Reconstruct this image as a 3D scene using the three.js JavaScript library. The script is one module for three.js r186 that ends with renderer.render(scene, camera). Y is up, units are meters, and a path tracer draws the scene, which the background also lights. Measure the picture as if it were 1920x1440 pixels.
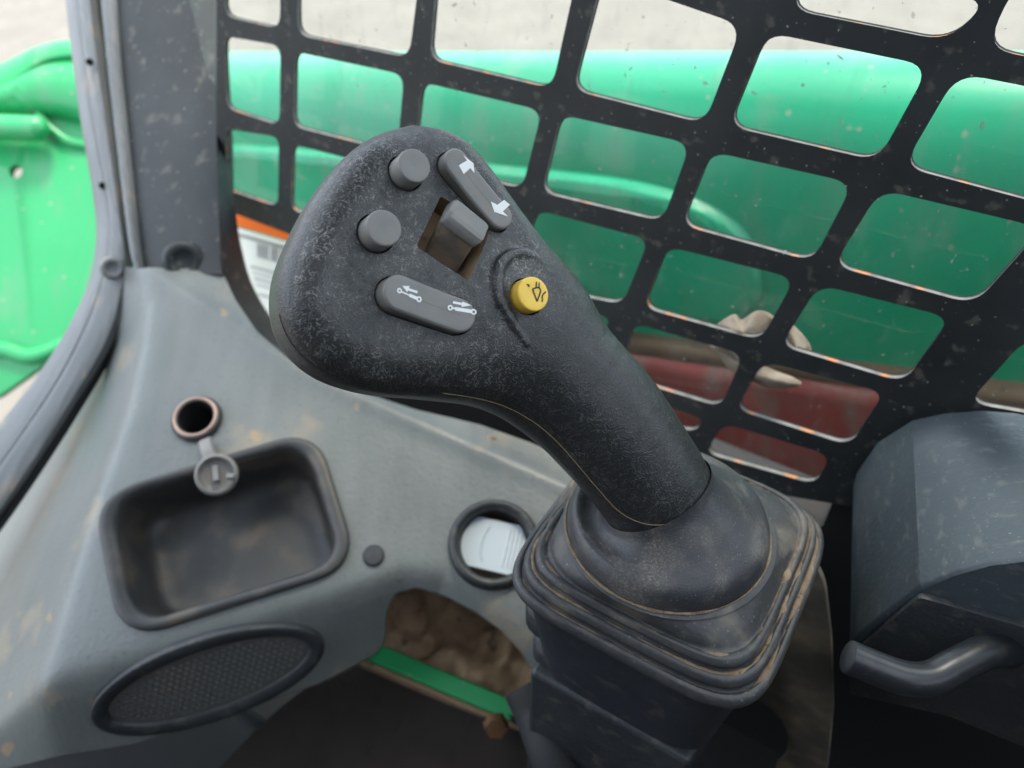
import * as THREE from 'three';
import { mergeGeometries, mergeVertices, toCreasedNormals } from 'three/addons/utils/BufferGeometryUtils.js';
import { RoundedBoxGeometry } from 'three/addons/geometries/RoundedBoxGeometry.js';
import { Brush, Evaluator, SUBTRACTION } from 'three-bvh-csg';

// ---------------------------------------------------------------- camera, sky, sun, exposure
const scene = new THREE.Scene();
const EYE = new THREE.Vector3(0, 1.55, 0);
const PITCH = 40.7 * Math.PI / 180, HEAD = 32.2 * Math.PI / 180, FOCAL = 1442;
const camera = new THREE.PerspectiveCamera(2 * Math.atan(720 / FOCAL) * 180 / Math.PI, 4 / 3, 0.02, 60);
const FWD = new THREE.Vector3(-Math.sin(HEAD) * Math.cos(PITCH), -Math.sin(PITCH), -Math.cos(HEAD) * Math.cos(PITCH));
camera.position.copy(EYE);
camera.up.set(0, 1, 0);
camera.lookAt(EYE.clone().add(FWD));
camera.focus = 0.355;
camera.userData.fStop = 6.5;
scene.add(camera);

const renderer = new THREE.WebGLRenderer({ antialias: true });
renderer.toneMapping = THREE.LinearToneMapping;
renderer.toneMappingExposure = 3.6;
renderer.shadowMap.enabled = true;

function skyTexture() {
  const w = 512, h = 256, d = new Float32Array(w * h * 4);
  for (let j = 0; j < h; j++) for (let i = 0; i < w; i++) {
    const el = (j + 0.5) / h * Math.PI - Math.PI / 2;           // -90..90
    const e = Math.max(0, el) / (Math.PI / 2);
    const az = i / w * Math.PI * 2;
    const cl = 0.5 + 0.25 * Math.sin(az * 3 + 4 * e) + 0.25 * Math.sin(az * 7 - 9 * e + 1.3);
    const k = 4 * (j * w + i);
    const b = 1.05 - 0.25 * e;
    const m = 0.42 + 0.3 * cl;                                   // how white the thin cloud is
    d[k] = b * (0.58 + (0.92 - 0.58) * m); d[k + 1] = b * (0.76 + (0.95 - 0.76) * m); d[k + 2] = b * 1.0; d[k + 3] = 1;
    if (el < 0) { d[k] = 0.5; d[k + 1] = 0.48; d[k + 2] = 0.45; }
  }
  const t = new THREE.DataTexture(d, w, h, THREE.RGBAFormat, THREE.FloatType);
  t.mapping = THREE.EquirectangularReflectionMapping;
  t.magFilter = THREE.LinearFilter; t.minFilter = THREE.LinearFilter; t.needsUpdate = true;
  return t;
}
const sky = skyTexture();
scene.background = sky; scene.environment = sky;
scene.backgroundIntensity = 1; scene.environmentIntensity = 1;
const sun = new THREE.DirectionalLight(0xfff3e2, 1.5);
sun.position.set(-0.5, 6.5, -2.2); sun.target.position.set(-0.4, 1.0, -0.4);
sun.castShadow = true; sun.shadow.radius = 24; sun.shadow.mapSize.set(2048, 2048);
Object.assign(sun.shadow.camera, { left: -4, right: 4, top: 4, bottom: -4, near: 0.5, far: 20 });
scene.add(sun, sun.target);

// ---------------------------------------------------------------- measuring helpers
const V3 = (x, y, z) => new THREE.Vector3(x, y, z);
const RIGHT = V3(Math.cos(HEAD), 0, -Math.sin(HEAD));
const UPC = RIGHT.clone().cross(FWD);
// a bearing measured on the photograph, turned into a direction in the cab
const ray = (x, y) => FWD.clone().addScaledVector(RIGHT, (x - 960) / FOCAL).addScaledVector(UPC, -(y - 720) / FOCAL);
const at = (x, y, d) => EYE.clone().addScaledVector(ray(x, y), d);
const onZ = (x, y, z) => { const r = ray(x, y); return EYE.clone().addScaledVector(r, (z - EYE.z) / r.z); };
const onY = (x, y, yy) => { const r = ray(x, y); return EYE.clone().addScaledVector(r, (yy - EYE.y) / r.y); };
class Frame {
  constructor(o, n, hint) {
    this.o = o.clone(); this.w = n.clone().normalize();
    this.u = hint.clone().addScaledVector(this.w, -hint.dot(this.w)).normalize();
    this.v = this.w.clone().cross(this.u);
    this.m = new THREE.Matrix4().makeBasis(this.u, this.v, this.w).setPosition(this.o);
    this.im = this.m.clone().invert();
    this.eye = this.local(EYE);
  }
  local(p) { return p.clone().applyMatrix4(this.im); }
  dir(d) { return d.clone().transformDirection(this.im); }
  hit(x, y, w = 0) { const d = ray(x, y).transformDirection(this.im); return this.eye.clone().addScaledVector(d, (w - this.eye.z) / d.z); }
  group(g = new THREE.Group()) { g.position.copy(this.o); g.quaternion.setFromRotationMatrix(this.m); return g; }
}
const clamp = (x, a = 0, b = 1) => Math.min(b, Math.max(a, x));
const sstep = (a, b, x) => { const t = clamp((x - a) / (b - a)); return t * t * (3 - 2 * t); };
const lerp = (a, b, t) => a + (b - a) * t;
function rng(seed) { let s = seed >>> 0; return () => { s = (s + 0x6D2B79F5) >>> 0; let t = Math.imul(s ^ (s >>> 15), 1 | s); t = (t + Math.imul(t ^ (t >>> 7), 61 | t)) ^ t; return ((t ^ (t >>> 14)) >>> 0) / 4294967296; }; }
// periodic gradient noise
const GR = (() => { const r = rng(7), a = []; for (let i = 0; i < 4096; i++) { const t = r() * 6.2832; a.push(Math.cos(t), Math.sin(t)); } return a; })();
function pn(x, y, per, seed = 0) {
  const xi = Math.floor(x), yi = Math.floor(y), fx = x - xi, fy = y - yi;
  const g = (i, j, dx, dy) => { const a = ((i % per) + per) % per, b = ((j % per) + per) % per; const k = ((a * 374761 + b * 668265 + seed * 9277) ^ ((a * 1274126 + b * 97) >> 3)) & 4095; return GR[2 * k] * dx + GR[2 * k + 1] * dy; };
  const u = fx * fx * fx * (fx * (fx * 6 - 15) + 10), v = fy * fy * fy * (fy * (fy * 6 - 15) + 10);
  return lerp(lerp(g(xi, yi, fx, fy), g(xi + 1, yi, fx - 1, fy), u), lerp(g(xi, yi + 1, fx, fy - 1), g(xi + 1, yi + 1, fx - 1, fy - 1), u), v) * 1.5;
}
const fbm = (x, y, per, oct, seed = 0) => { let s = 0, a = 0.5; for (let i = 0; i < oct; i++) { s += a * pn(x, y, per, seed + i * 13); x *= 2; y *= 2; per *= 2; a *= 0.5; } return s; };
const enc = c => { c = clamp(c); return 255 * (c <= 0.0031308 ? 12.92 * c : 1.055 * Math.pow(c, 1 / 2.4) - 0.055); };
function tex(n, fn, data = false) {                              // fn(x, y in 0..1) -> [r, g, b] linear, or a value when data
  const d = new Uint8Array(n * n * 4);
  for (let j = 0; j < n; j++) for (let i = 0; i < n; i++) {
    const c = fn((i + 0.5) / n, (j + 0.5) / n), k = 4 * (j * n + i);
    if (data) d[k] = d[k + 1] = d[k + 2] = 255 * clamp(c); else { d[k] = enc(c[0]); d[k + 1] = enc(c[1]); d[k + 2] = enc(c[2]); }
    d[k + 3] = 255;
  }
  const t = new THREE.DataTexture(d, n, n, THREE.RGBAFormat);
  t.wrapS = t.wrapT = THREE.RepeatWrapping; t.magFilter = THREE.LinearFilter; t.minFilter = THREE.LinearMipmapLinearFilter; t.generateMipmaps = true;
  if (!data) t.colorSpace = THREE.SRGBColorSpace;
  t.needsUpdate = true; return t;
}
const mix3 = (a, b, t) => [lerp(a[0], b[0], t), lerp(a[1], b[1], t), lerp(a[2], b[2], t)];

// ---------------------------------------------------------------- geometry helpers
function boxUV(g0, size, [ou, ov] = [0, 0]) {                    // uv in metres / size, by the way each face points
  const g = g0.index ? g0.toNonIndexed() : g0, p = g.attributes.position, n = g.attributes.normal, uv = new Float32Array(p.count * 2);
  for (let i = 0; i < p.count; i += 3) {
    let nx = 0, ny = 0, nz = 0;
    for (let k = 0; k < 3; k++) { nx += n.getX(i + k); ny += n.getY(i + k); nz += n.getZ(i + k); }
    nx = Math.abs(nx); ny = Math.abs(ny); nz = Math.abs(nz) * 1.25;
    for (let k = 0; k < 3; k++) {
      const x = p.getX(i + k), y = p.getY(i + k), z = p.getZ(i + k);
      let a, b;
      if (nz >= nx && nz >= ny) { a = x; b = y; } else if (nx >= ny) { a = z + 0.37 * size; b = y + 0.21 * size; } else { a = x + 0.11 * size; b = z + 0.43 * size; }
      uv[2 * (i + k)] = a / size + 0.5 + ou; uv[2 * (i + k) + 1] = b / size + 0.5 + ov;
    }
  }
  g.setAttribute('uv', new THREE.BufferAttribute(uv, 2)); return g;
}
function loft(rings, { closed = true, cap0 = false, cap1 = false } = {}) {
  const n = rings[0].length, pos = [], idx = [];
  for (const r of rings) for (const p of r) pos.push(p.x, p.y, p.z);
  const m = closed ? n : n - 1;
  for (let i = 0; i + 1 < rings.length; i++) for (let j = 0; j < m; j++) {
    const a = i * n + j, b = i * n + (j + 1) % n, c = a + n, d = b + n;
    idx.push(a, b, d, a, d, c);
  }
  const cap = (k, flip) => {
    const c = rings[k].reduce((s, p) => s.add(p), V3(0, 0, 0)).multiplyScalar(1 / n), at0 = pos.length / 3;
    for (const p of rings[k]) pos.push(p.x, p.y, p.z);
    pos.push(c.x, c.y, c.z);
    for (let j = 0; j < n; j++) flip ? idx.push(at0 + n, at0 + (j + 1) % n, at0 + j) : idx.push(at0 + n, at0 + j, at0 + (j + 1) % n);
  };
  if (cap0) cap(0, true); if (cap1) cap(rings.length - 1, false);
  const g = new THREE.BufferGeometry();
  g.setAttribute('position', new THREE.Float32BufferAttribute(pos, 3)); g.setIndex(idx); g.computeVertexNormals(); return g;
}
function roundPoly(pts, r, seg = 6) {                            // closed 2D polygon with rounded corners
  const out = [], n = pts.length;
  pts.forEach((p, i) => {
    const a = pts[(i + n - 1) % n], b = pts[(i + 1) % n], rr = Array.isArray(r) ? r[i] : r;
    const da = new THREE.Vector2(a.x - p.x, a.y - p.y), db = new THREE.Vector2(b.x - p.x, b.y - p.y);
    const la = Math.min(rr, da.length() * 0.48), lb = Math.min(rr, db.length() * 0.48);
    da.normalize().multiplyScalar(la); db.normalize().multiplyScalar(lb);
    for (let k = 0; k <= seg; k++) {
      const t = k / seg, q = (1 - t) * (1 - t), s = t * t, w = 2 * t * (1 - t);
      out.push(new THREE.Vector2(q * (p.x + da.x) + w * p.x + s * (p.x + db.x), q * (p.y + da.y) + w * p.y + s * (p.y + db.y)));
    }
  });
  return out;
}
const P2 = p => new THREE.Vector2(p.x, p.y);
function sdPoly(pts, x, y) {
  let d = Infinity, s = 1;
  for (let i = 0, n = pts.length, j = n - 1; i < n; j = i++) {
    const ax = pts[i].x, ay = pts[i].y, ex = pts[j].x - ax, ey = pts[j].y - ay, wx = x - ax, wy = y - ay;
    const t = clamp((wx * ex + wy * ey) / (ex * ex + ey * ey)), bx = wx - ex * t, by = wy - ey * t;
    d = Math.min(d, bx * bx + by * by);
    const c1 = y >= ay, c2 = y < pts[j].y, c3 = ex * wy > ey * wx;
    if ((c1 && c2 && c3) || (!c1 && !c2 && !c3)) s = -s;
  }
  return s * Math.sqrt(d);
}
function lineSide(pts, x, y) {                                   // signed distance to an open polyline, positive on its left
  let d = Infinity, sg = 1;
  for (let i = 0; i + 1 < pts.length; i++) {
    const a = pts[i], b = pts[i + 1], ex = b.x - a.x, ey = b.y - a.y, wx = x - a.x, wy = y - a.y;
    let t = (wx * ex + wy * ey) / (ex * ex + ey * ey);
    if (i > 0) t = Math.max(0, t); if (i + 2 < pts.length) t = Math.min(1, t);
    const bx = wx - ex * t, by = wy - ey * t, q = bx * bx + by * by;
    if (q < d) { d = q; sg = ex * wy - ey * wx >= 0 ? 1 : -1; }
  }
  return sg * Math.sqrt(d);
}
const curve3 = pts => new THREE.CatmullRomCurve3(pts, false, 'centripetal');
// a bar between two edge lines: rounded face outwards, real thickness behind
function strip(A, B, { n = 60, bulge = 0.002, thick = 0.008, side, prof = 8 } = {}) {
  const ca = curve3(A), cb = curve3(B), rings = [];
  for (let i = 0; i <= n; i++) {
    const a = ca.getPoint(i / n), b = cb.getPoint(i / n), ta = ca.getTangent(i / n);
    const ac = b.clone().sub(a), nn = ac.clone().cross(ta).normalize();
    if (nn.dot(EYE.clone().sub(a)) < 0) nn.negate();
    const ring = [];
    for (let k = 0; k <= prof; k++) { const t = k / prof; const q = 1 - Math.pow(Math.abs(2 * t - 1), 3.2); ring.push(a.clone().lerp(b, t).addScaledVector(nn, bulge * q - 0.0)); }
    ring.push(b.clone().addScaledVector(nn, -thick), a.clone().addScaledVector(nn, -thick));
    rings.push(ring);
  }
  return toCreasedNormals(loft(rings, { cap0: true, cap1: true }), 0.7);
}
function extrude(pts, depth, bevel = 0.001, holes = [], bseg = 2) {
  const s = new THREE.Shape(pts);
  for (const h of holes) s.holes.push(new THREE.Path(h));
  const g = new THREE.ExtrudeGeometry(s, { depth: depth - 2 * bevel, bevelEnabled: bevel > 0, bevelSize: bevel, bevelThickness: bevel, bevelOffset: -bevel, bevelSegments: bseg, curveSegments: 4, steps: 1 });
  g.translate(0, 0, bevel - depth); return g;                    // front face at z = 0
}
const sharp = (g, a = 0.6) => toCreasedNormals(g, a);

// ---------------------------------------------------------------- objects
const used = {};
const numbered = n => { const k = used[n] = (used[n] ?? -1) + 1; return k ? `${n}_${String(k).padStart(3, '0')}` : n; };
function shadow(o) { o.castShadow = o.receiveShadow = true; return o; }
function thing(name, label, category, frame, group) {
  const o = frame ? frame.group() : new THREE.Group(); o.name = numbered(name); o.userData = { label, category }; if (group) o.userData.group = group;
  scene.add(o); return o;
}
function part(name, geo, mat, parent, label) { const m = shadow(new THREE.Mesh(geo, mat)); m.name = name; if (label) m.userData.label = label; parent.add(m); return m; }
function solo(name, geo, mat, label, category, group) { const m = part(numbered(name), geo, mat, scene); m.userData = { label, category }; if (group) m.userData.group = group; return m; }
function setting(name, geo, mat) { const m = part(name, geo, mat, scene); m.userData = { kind: 'structure' }; return m; }
const std = o => new THREE.MeshStandardMaterial(o);
const lin = (r, g, b) => new THREE.Color().setRGB(r, g, b);

// ---------------------------------------------------------------- materials
const specks = (x, y, f, th, seed) => sstep(th + 0.1, th + 0.2, pn(x * f * 2, y * f * 2, f * 2, seed));
const T = {};
T.dash = tex(1024, (x, y) => {   // colour differences are grime and stains                                   // grey moulded plastic with grime
  const big = fbm(x * 4, y * 4, 4, 4, 1), st = fbm(x * 34, y * 5, 34, 3, 5), fine = pn(x * 190, y * 190, 190, 9);
  let c = mix3([0.132, 0.145, 0.138], [0.172, 0.183, 0.175], clamp(0.5 + big + 0.5 * st + 0.12 * fine));
  c = mix3(c, [0.30, 0.245, 0.17], 0.55 * sstep(0.22, 0.5, fbm(x * 6 + 1.3, y * 6, 6, 4, 21)));
  c = mix3(c, [0.36, 0.25, 0.13], 0.7 * sstep(0.42, 0.52, fbm(x * 13, y * 13, 13, 3, 33)));
  return mix3(c, [0.10, 0.10, 0.10], 0.6 * specks(x, y, 60, 0.52, 41));
});
T.dashBump = tex(512, (x, y) => 0.5 + 0.35 * pn(x * 128, y * 128, 128, 3) + 0.2 * pn(x * 64, y * 64, 64, 8), true);
T.dark = tex(1024, (x, y) => {                                   // black plastic, dusted in patches
  const big = fbm(x * 5, y * 5, 5, 4, 2), fine = pn(x * 160, y * 160, 160, 4);
  let c = mix3([0.018, 0.021, 0.024], [0.032, 0.036, 0.039], clamp(0.5 + big + 0.35 * fine));
  c = mix3(c, [0.17, 0.145, 0.11], 0.22 * sstep(0.1, 0.5, fbm(x * 22, y * 22, 22, 5, 17)));
  return mix3(c, [0.22, 0.21, 0.19], 0.3 * specks(x, y, 90, 0.6, 23));
});
T.rubber = tex(1024, (x, y) => {
  const big = fbm(x * 6, y * 6, 6, 4, 12), fine = pn(x * 180, y * 180, 180, 14);
  let c = mix3([0.028, 0.029, 0.032], [0.05, 0.051, 0.052], clamp(0.5 + big + 0.3 * fine));
  c = mix3(c, [0.19, 0.165, 0.125], 0.42 * sstep(0.0, 0.5, fbm(x * 12, y * 12, 12, 5, 27)));
  return mix3(c, [0.34, 0.32, 0.28], 0.5 * specks(x, y, 110, 0.58, 29));
});
T.mesh = tex(1024, (x, y) => {                                   // black painted steel with chips and dust
  const big = fbm(x * 6, y * 6, 6, 4, 3);
  let c = mix3([0.012, 0.015, 0.016], [0.025, 0.029, 0.03], clamp(0.5 + big));
  c = mix3(c, [0.16, 0.14, 0.11], 0.4 * sstep(0.2, 0.5, fbm(x * 24, y * 24, 24, 4, 13)));
  return mix3(c, [0.38, 0.36, 0.32], 0.75 * specks(x, y, 70, 0.62, 31));
});
T.edge = tex(512, (x, y) => {                                    // cut steel edge: bare, rusty in places
  const c = mix3([0.20, 0.195, 0.18], [0.10, 0.092, 0.08], clamp(0.5 + 1.2 * fbm(x * 30, y * 30, 30, 3, 6)));
  return mix3(c, [0.42, 0.17, 0.06], sstep(0.12, 0.34, fbm(x * 11, y * 11, 11, 4, 16)));
});
const greenTex = (a, b, seed) => tex(1024, (x, y) => {
  const big = fbm(x * 4, y * 4, 4, 5, seed);
  let c = mix3(a, b, clamp(0.5 + big));
  c = mix3(c, [0.20, 0.24, 0.19], 0.22 * sstep(0.0, 0.5, fbm(x * 22, y * 7, 7 * 22, 4, seed + 5)));
  return mix3(c, [0.33, 0.30, 0.24], 0.6 * specks(x, y, 44, 0.6, seed + 9));
});
T.green = greenTex([0.004, 0.285, 0.135], [0.007, 0.335, 0.17], 50);
T.greenFront = greenTex([0.017, 0.31, 0.098], [0.027, 0.36, 0.12], 60);
T.red = tex(512, (x, y) => mix3(mix3([0.34, 0.035, 0.03], [0.24, 0.045, 0.035], clamp(0.5 + fbm(x * 6, y * 6, 6, 4, 70))), [0.20, 0.16, 0.12], 0.55 * sstep(-0.05, 0.45, fbm(x * 14, y * 5, 70, 4, 75))));
T.mud = tex(512, (x, y) => mix3(mix3([0.20, 0.125, 0.07], [0.33, 0.23, 0.145], clamp(0.5 + 1.3 * fbm(x * 6, y * 6, 6, 5, 80))), [0.05, 0.035, 0.025], 0.7 * sstep(0.2, 0.5, fbm(x * 17, y * 17, 17, 4, 83))));
T.mudBump = tex(512, (x, y) => 0.5 + 0.8 * fbm(x * 10, y * 10, 10, 5, 81), true);
T.ground = tex(1024, (x, y) => mix3(mix3([0.178, 0.160, 0.134], [0.215, 0.195, 0.164], clamp(0.5 + fbm(x * 5, y * 5, 5, 4, 90))), [0.135, 0.12, 0.098], 0.55 * sstep(0.05, 0.4, fbm(x * 30, y * 30, 30, 4, 93))));
const M = {
  dash: std({ map: T.dash, bumpMap: T.dashBump, bumpScale: 0.0003, roughness: 0.4 }),
  dark: std({ map: T.dark, bumpMap: T.dashBump, bumpScale: 0.0003, roughness: 0.45 }),
  bin: std({ map: tex(1024, (x, y) => mix3(mix3([0.026, 0.027, 0.028], [0.045, 0.045, 0.044], clamp(0.5 + fbm(x * 5, y * 5, 5, 4, 240))), [0.14, 0.11, 0.078], 0.45 * sstep(-0.05, 0.45, fbm(x * 7, y * 7, 7, 6, 243)))), roughness: 0.5 }),
  rubber: std({ map: T.rubber, roughness: 0.5, bumpMap: T.dashBump, bumpScale: 0.0003 }),
  mesh: std({ map: T.mesh, roughness: 0.55 }),
  edge: std({ map: T.edge, roughness: 0.6 }),
  pillar: std({ map: T.mesh, color: lin(0.85, 0.9, 0.9), roughness: 0.5 }),
  seal: std({ color: lin(0.012, 0.014, 0.014), roughness: 0.7 }),
  frame: std({ map: T.dash, color: lin(0.95, 0.93, 0.98), roughness: 0.42 }),
  green: std({ map: T.green, roughness: 0.33 }),
  greenFront: std({ map: T.greenFront, roughness: 0.35 }),
  red: std({ map: T.red, roughness: 0.6 }),
  mud: std({ map: T.mud, bumpMap: T.mudBump, bumpScale: 0.004, roughness: 0.95 }),
  ground: std({ map: T.ground, roughness: 0.95 }),
  black: std({ color: lin(0.012, 0.012, 0.013), roughness: 0.75 }),
  shell: std({ color: lin(0.05, 0.052, 0.055), roughness: 0.8 }),
  grey: std({ map: tex(512, (x, y) => mix3(mix3([0.178, 0.172, 0.160], [0.205, 0.198, 0.184], clamp(0.5 + fbm(x * 5, y * 5, 5, 4, 101))), [0.24, 0.19, 0.14], 0.5 * sstep(0.12, 0.5, fbm(x * 9, y * 9, 9, 5, 103)))), roughness: 0.48 }),
  paddle: std({ map: tex(512, (x, y) => mix3([0.17, 0.15, 0.13], [0.30, 0.22, 0.145], clamp(0.45 + 1.3 * fbm(x * 6, y * 6, 6, 5, 105)))), roughness: 0.6 }),
  well: std({ map: T.mud, color: lin(1.1, 1.1, 1.1), roughness: 0.9 }),
  print: std({ color: lin(0.82, 0.82, 0.79), roughness: 0.5 }),
  yellow: std({ map: tex(256, (x, y) => mix3([0.90, 0.59, 0.08], [0.84, 0.53, 0.07], clamp(0.5 + fbm(x * 6, y * 6, 6, 4, 107)))), roughness: 0.4 }),
  ink: std({ color: lin(0.025, 0.018, 0.012), roughness: 0.6 }),
  dustLine: std({ color: lin(0.20, 0.145, 0.085), roughness: 0.95 }),
  chrome: std({ color: lin(0.45, 0.42, 0.40), roughness: 0.3, metalness: 0.6 }),
  vent: std({ color: lin(0.50, 0.56, 0.59), roughness: 0.5 }),
};
const S1 = 0.3;                                                  // metres per texture tile indoors

// ================================================================ SETTING
{
  const g = new THREE.PlaneGeometry(60, 60); g.rotateX(-Math.PI / 2);
  setting('ground', boxUV(g, 1.6), M.ground);
}
const ZW = -0.44;                                                // inner face of the right cab wall
const YE = EYE.y;
const slab = (x0, x1, y0, y1, z0, z1) => { const g = new THREE.BoxGeometry(x1 - x0, y1 - y0, z1 - z0); g.translate((x0 + x1) / 2, (y0 + y1) / 2, (z0 + z1) / 2); return g; };
setting('cab_floor', boxUV(slab(-0.9, 0.75, YE - 0.86, YE - 0.82, -0.5, 0.5), 0.5), M.black);
setting('roof', mergeGeometries([slab(-0.50, 0.0, YE + 0.42, YE + 0.47, -0.52, 0.52), slab(0.62, 0.8, YE + 0.42, YE + 0.47, -0.52, 0.52), slab(0.0, 0.62, YE + 0.42, YE + 0.47, -0.52, -0.36), slab(0.0, 0.62, YE + 0.42, YE + 0.47, 0.36, 0.52), slab(-0.80, -0.50, YE + 0.42, YE + 0.47, -0.62, -0.28)]), M.shell);   // with a roof hatch and the pillar's overhang
setting('rear_wall', mergeGeometries([slab(0.75, 0.8, YE - 0.85, YE + 0.08, -0.52, 0.52), slab(0.75, 0.8, YE + 0.36, YE + 0.42, -0.52, 0.52), slab(0.75, 0.8, YE + 0.08, YE + 0.36, -0.52, -0.34), slab(0.75, 0.8, YE + 0.08, YE + 0.36, 0.34, 0.52)]), M.shell);   // with the rear window
setting('far_side_wall', slab(-0.6, 0.75, YE - 0.85, YE + 0.42, 0.5, 0.55), M.shell);
const XS = onZ(1566, 930, ZW).x;
setting('side_wall', mergeGeometries([slab(-0.5, XS, YE - 0.85, YE - 0.475, ZW - 0.06, ZW - 0.012), slab(XS, 0.75, YE - 0.85, YE - 0.43, ZW - 0.06, ZW - 0.012)]), M.black);

// ================================================================ SIDE WINDOW SCREEN
const screenGroup = thing('window_screen', 'black steel side window screen with rounded rectangular openings', 'window screen', new Frame(V3(0, YE, ZW), V3(0, 0, 1), V3(1, 0, 0)));
{
  const q = (x, y) => { const p = onZ(x, y, ZW); return new THREE.Vector2(p.x, p.y - YE); };
  const cells = [
    [[420, -90], [527, -80], [526, 56], [420, 32]], [[556, -60], [790, -60], [768, 110], [557, 67]], [[818, -60], [1082, -40], [1036, 168], [804, 113]], [[1128, -45], [1394, 46], [1322, 234], [1072, 170]], [[1437, 58], [1747, 122], [1647, 304], [1364, 238]], [[1795, 134], [2080, 190], [1990, 394], [1690, 314]],
    [[1180, -160], [1470, -110], [1432, 6], [1150, -50]], [[1510, -60], [1860, 0], [1779, 80], [1480, 20]], [[1905, -40], [2180, 30], [2120, 150], [1844, 92]],
    [[418, 66], [527, 84], [525, 237], [424, 204]], [[551, 95], [759, 139], [746, 288], [549, 238]], [[790, 152], [1018, 206], [980, 356], [774, 302]], [[1050, 213], [1297, 268], [1243, 417], [1014, 362]], [[1332, 282], [1603, 342], [1525, 492], [1276, 423]], [[1650, 353], [1960, 426], [1828, 573], [1560, 499]],
    [[421, 240], [524, 256], [522, 389], [424, 356]], [[547, 269], [740, 318], [732, 446], [544, 394]], [[772, 330], [968, 386], [940, 520], [757, 470]], [[1006, 392], [1219, 448], [1168, 572], [962, 531]], [[1250, 460], [1493, 521], [1427, 640], [1205, 578]], [[1535, 532], [1787, 595], [1696, 719], [1461, 649]],
    [[1925, 630], [2120, 670], [2060, 800], [1812, 756]],
    [[1000, 545], [1152, 598], [1112, 642], [960, 600]], [[1187, 604], [1396, 664], [1352, 765], [1160, 706]], [[1431, 676], [1662, 735], [1594, 837], [1377, 768]],
    [[1150, 728], [1322, 784], [1305, 812], [1130, 770]], [[1356, 792], [1560, 853], [1530, 910], [1320, 850]],
  ];
  const holes = cells.map(c => roundPoly(c.map(p => q(...p)), 0.0125, 6));
  const outer = [[405, -330], [2300, -330], [2300, 900], [1990, 1010], [1560, 945], [1320, 905], [1000, 850], [985, 605], [940, 560], [760, 505], [540, 428], [425, 394], [405, 388]].map(p => q(...p));
  const g = extrude(outer, 0.0045, 0.0006, holes, 1).toNonIndexed();
  // split: painted faces, cut edges of the openings
  const p = g.attributes.position, n = g.attributes.normal, face = [], cut = [];
  for (let i = 0; i < p.count; i += 3) (Math.abs(n.getZ(i)) > 0.3 ? face : cut).push(i);
  const pick = list => { const a = new THREE.BufferGeometry(), pp = [], nn = []; for (const i of list) for (let k = 0; k < 3; k++) { pp.push(p.getX(i + k), p.getY(i + k), p.getZ(i + k)); nn.push(n.getX(i + k), n.getY(i + k), n.getZ(i + k)); } a.setAttribute('position', new THREE.Float32BufferAttribute(pp, 3)); a.setAttribute('normal', new THREE.Float32BufferAttribute(nn, 3)); return a; };
  part('screen_plate', boxUV(pick(face), S1), M.mesh, screenGroup);
  part('cut_edge', boxUV(toCreasedNormals(pick(cut), 0.8), S1), M.edge, screenGroup, 'bare and rusty cut edges of the openings');
}
{ // dirty clear pane outside the screen
  const g = thing('side_window', 'dusty clear side window pane behind the black screen', 'window', new Frame(V3(0, YE, ZW - 0.03), V3(0, 0, 1), V3(1, 0, 0)));
  const px0 = onZ(432, 300, ZW - 0.03).x, pw = 0.77 - px0;          // from the pillar to the rear post
  const pane = new THREE.PlaneGeometry(pw, 1.2); pane.translate(px0 + pw / 2, 0.15, 0);
  part('glass', pane, new THREE.MeshPhysicalMaterial({ color: lin(0.93, 0.97, 0.95), transmission: 1, thickness: 0, roughness: 0.02, ior: 1.45 }), g);
  const r = rng(5), n = 1024, d = new Uint8Array(n * n * 4);
  const blobs = []; for (let i = 0; i < 3200; i++) blobs.push([r(), r(), 0.0004 + 0.0011 * Math.pow(r(), 4), r() * 3.14, 1 + 3 * r() * r(), 0.25 + 0.6 * r()]);
  const A = new Float32Array(n * n);
  for (let j = 0; j < n; j++) for (let i = 0; i < n; i++) { const x = i / n, y = j / n; A[j * n + i] = 0.04 + 0.05 * clamp(0.5 + 1.6 * fbm(x * 7, y * 7, 7, 5, 120)) + 0.09 * sstep(0.1, 0.5, fbm(x * 40, y * 12, 480, 3, 125)); }
  for (const [x, y, s, a, e, o] of blobs) { const R = Math.ceil(s * e * n * 2.2) + 1; for (let dj = -R; dj <= R; dj++) for (let di = -R; di <= R; di++) { const u = (di * Math.cos(a) + dj * Math.sin(a)) / (s * n * e), v = (-di * Math.sin(a) + dj * Math.cos(a)) / (s * n), q = u * u + v * v; if (q < 3) { const k = ((Math.floor(y * n) + dj + n) % n) * n + (Math.floor(x * n) + di + n) % n; A[k] = Math.max(A[k], o * (1 - sstep(0.3, 1.6, q))); } } }
  for (let k = 0; k < n * n; k++) { d[4 * k] = d[4 * k + 1] = d[4 * k + 2] = 255 * clamp(A[k]); d[4 * k + 3] = 255; }
  const t = new THREE.DataTexture(d, n, n, THREE.RGBAFormat); t.wrapS = t.wrapT = THREE.RepeatWrapping; t.magFilter = THREE.LinearFilter; t.needsUpdate = true;
  const film = new THREE.PlaneGeometry(pw, 1.2); film.translate(px0 + pw / 2, 0.15, 0.0015);
  part('dust', boxUV(film, 0.62), std({ color: lin(0.50, 0.53, 0.47), alphaMap: t, transparent: true, roughness: 1, side: THREE.DoubleSide }), g, 'thin dust and dried specks on the pane');
}
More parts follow.
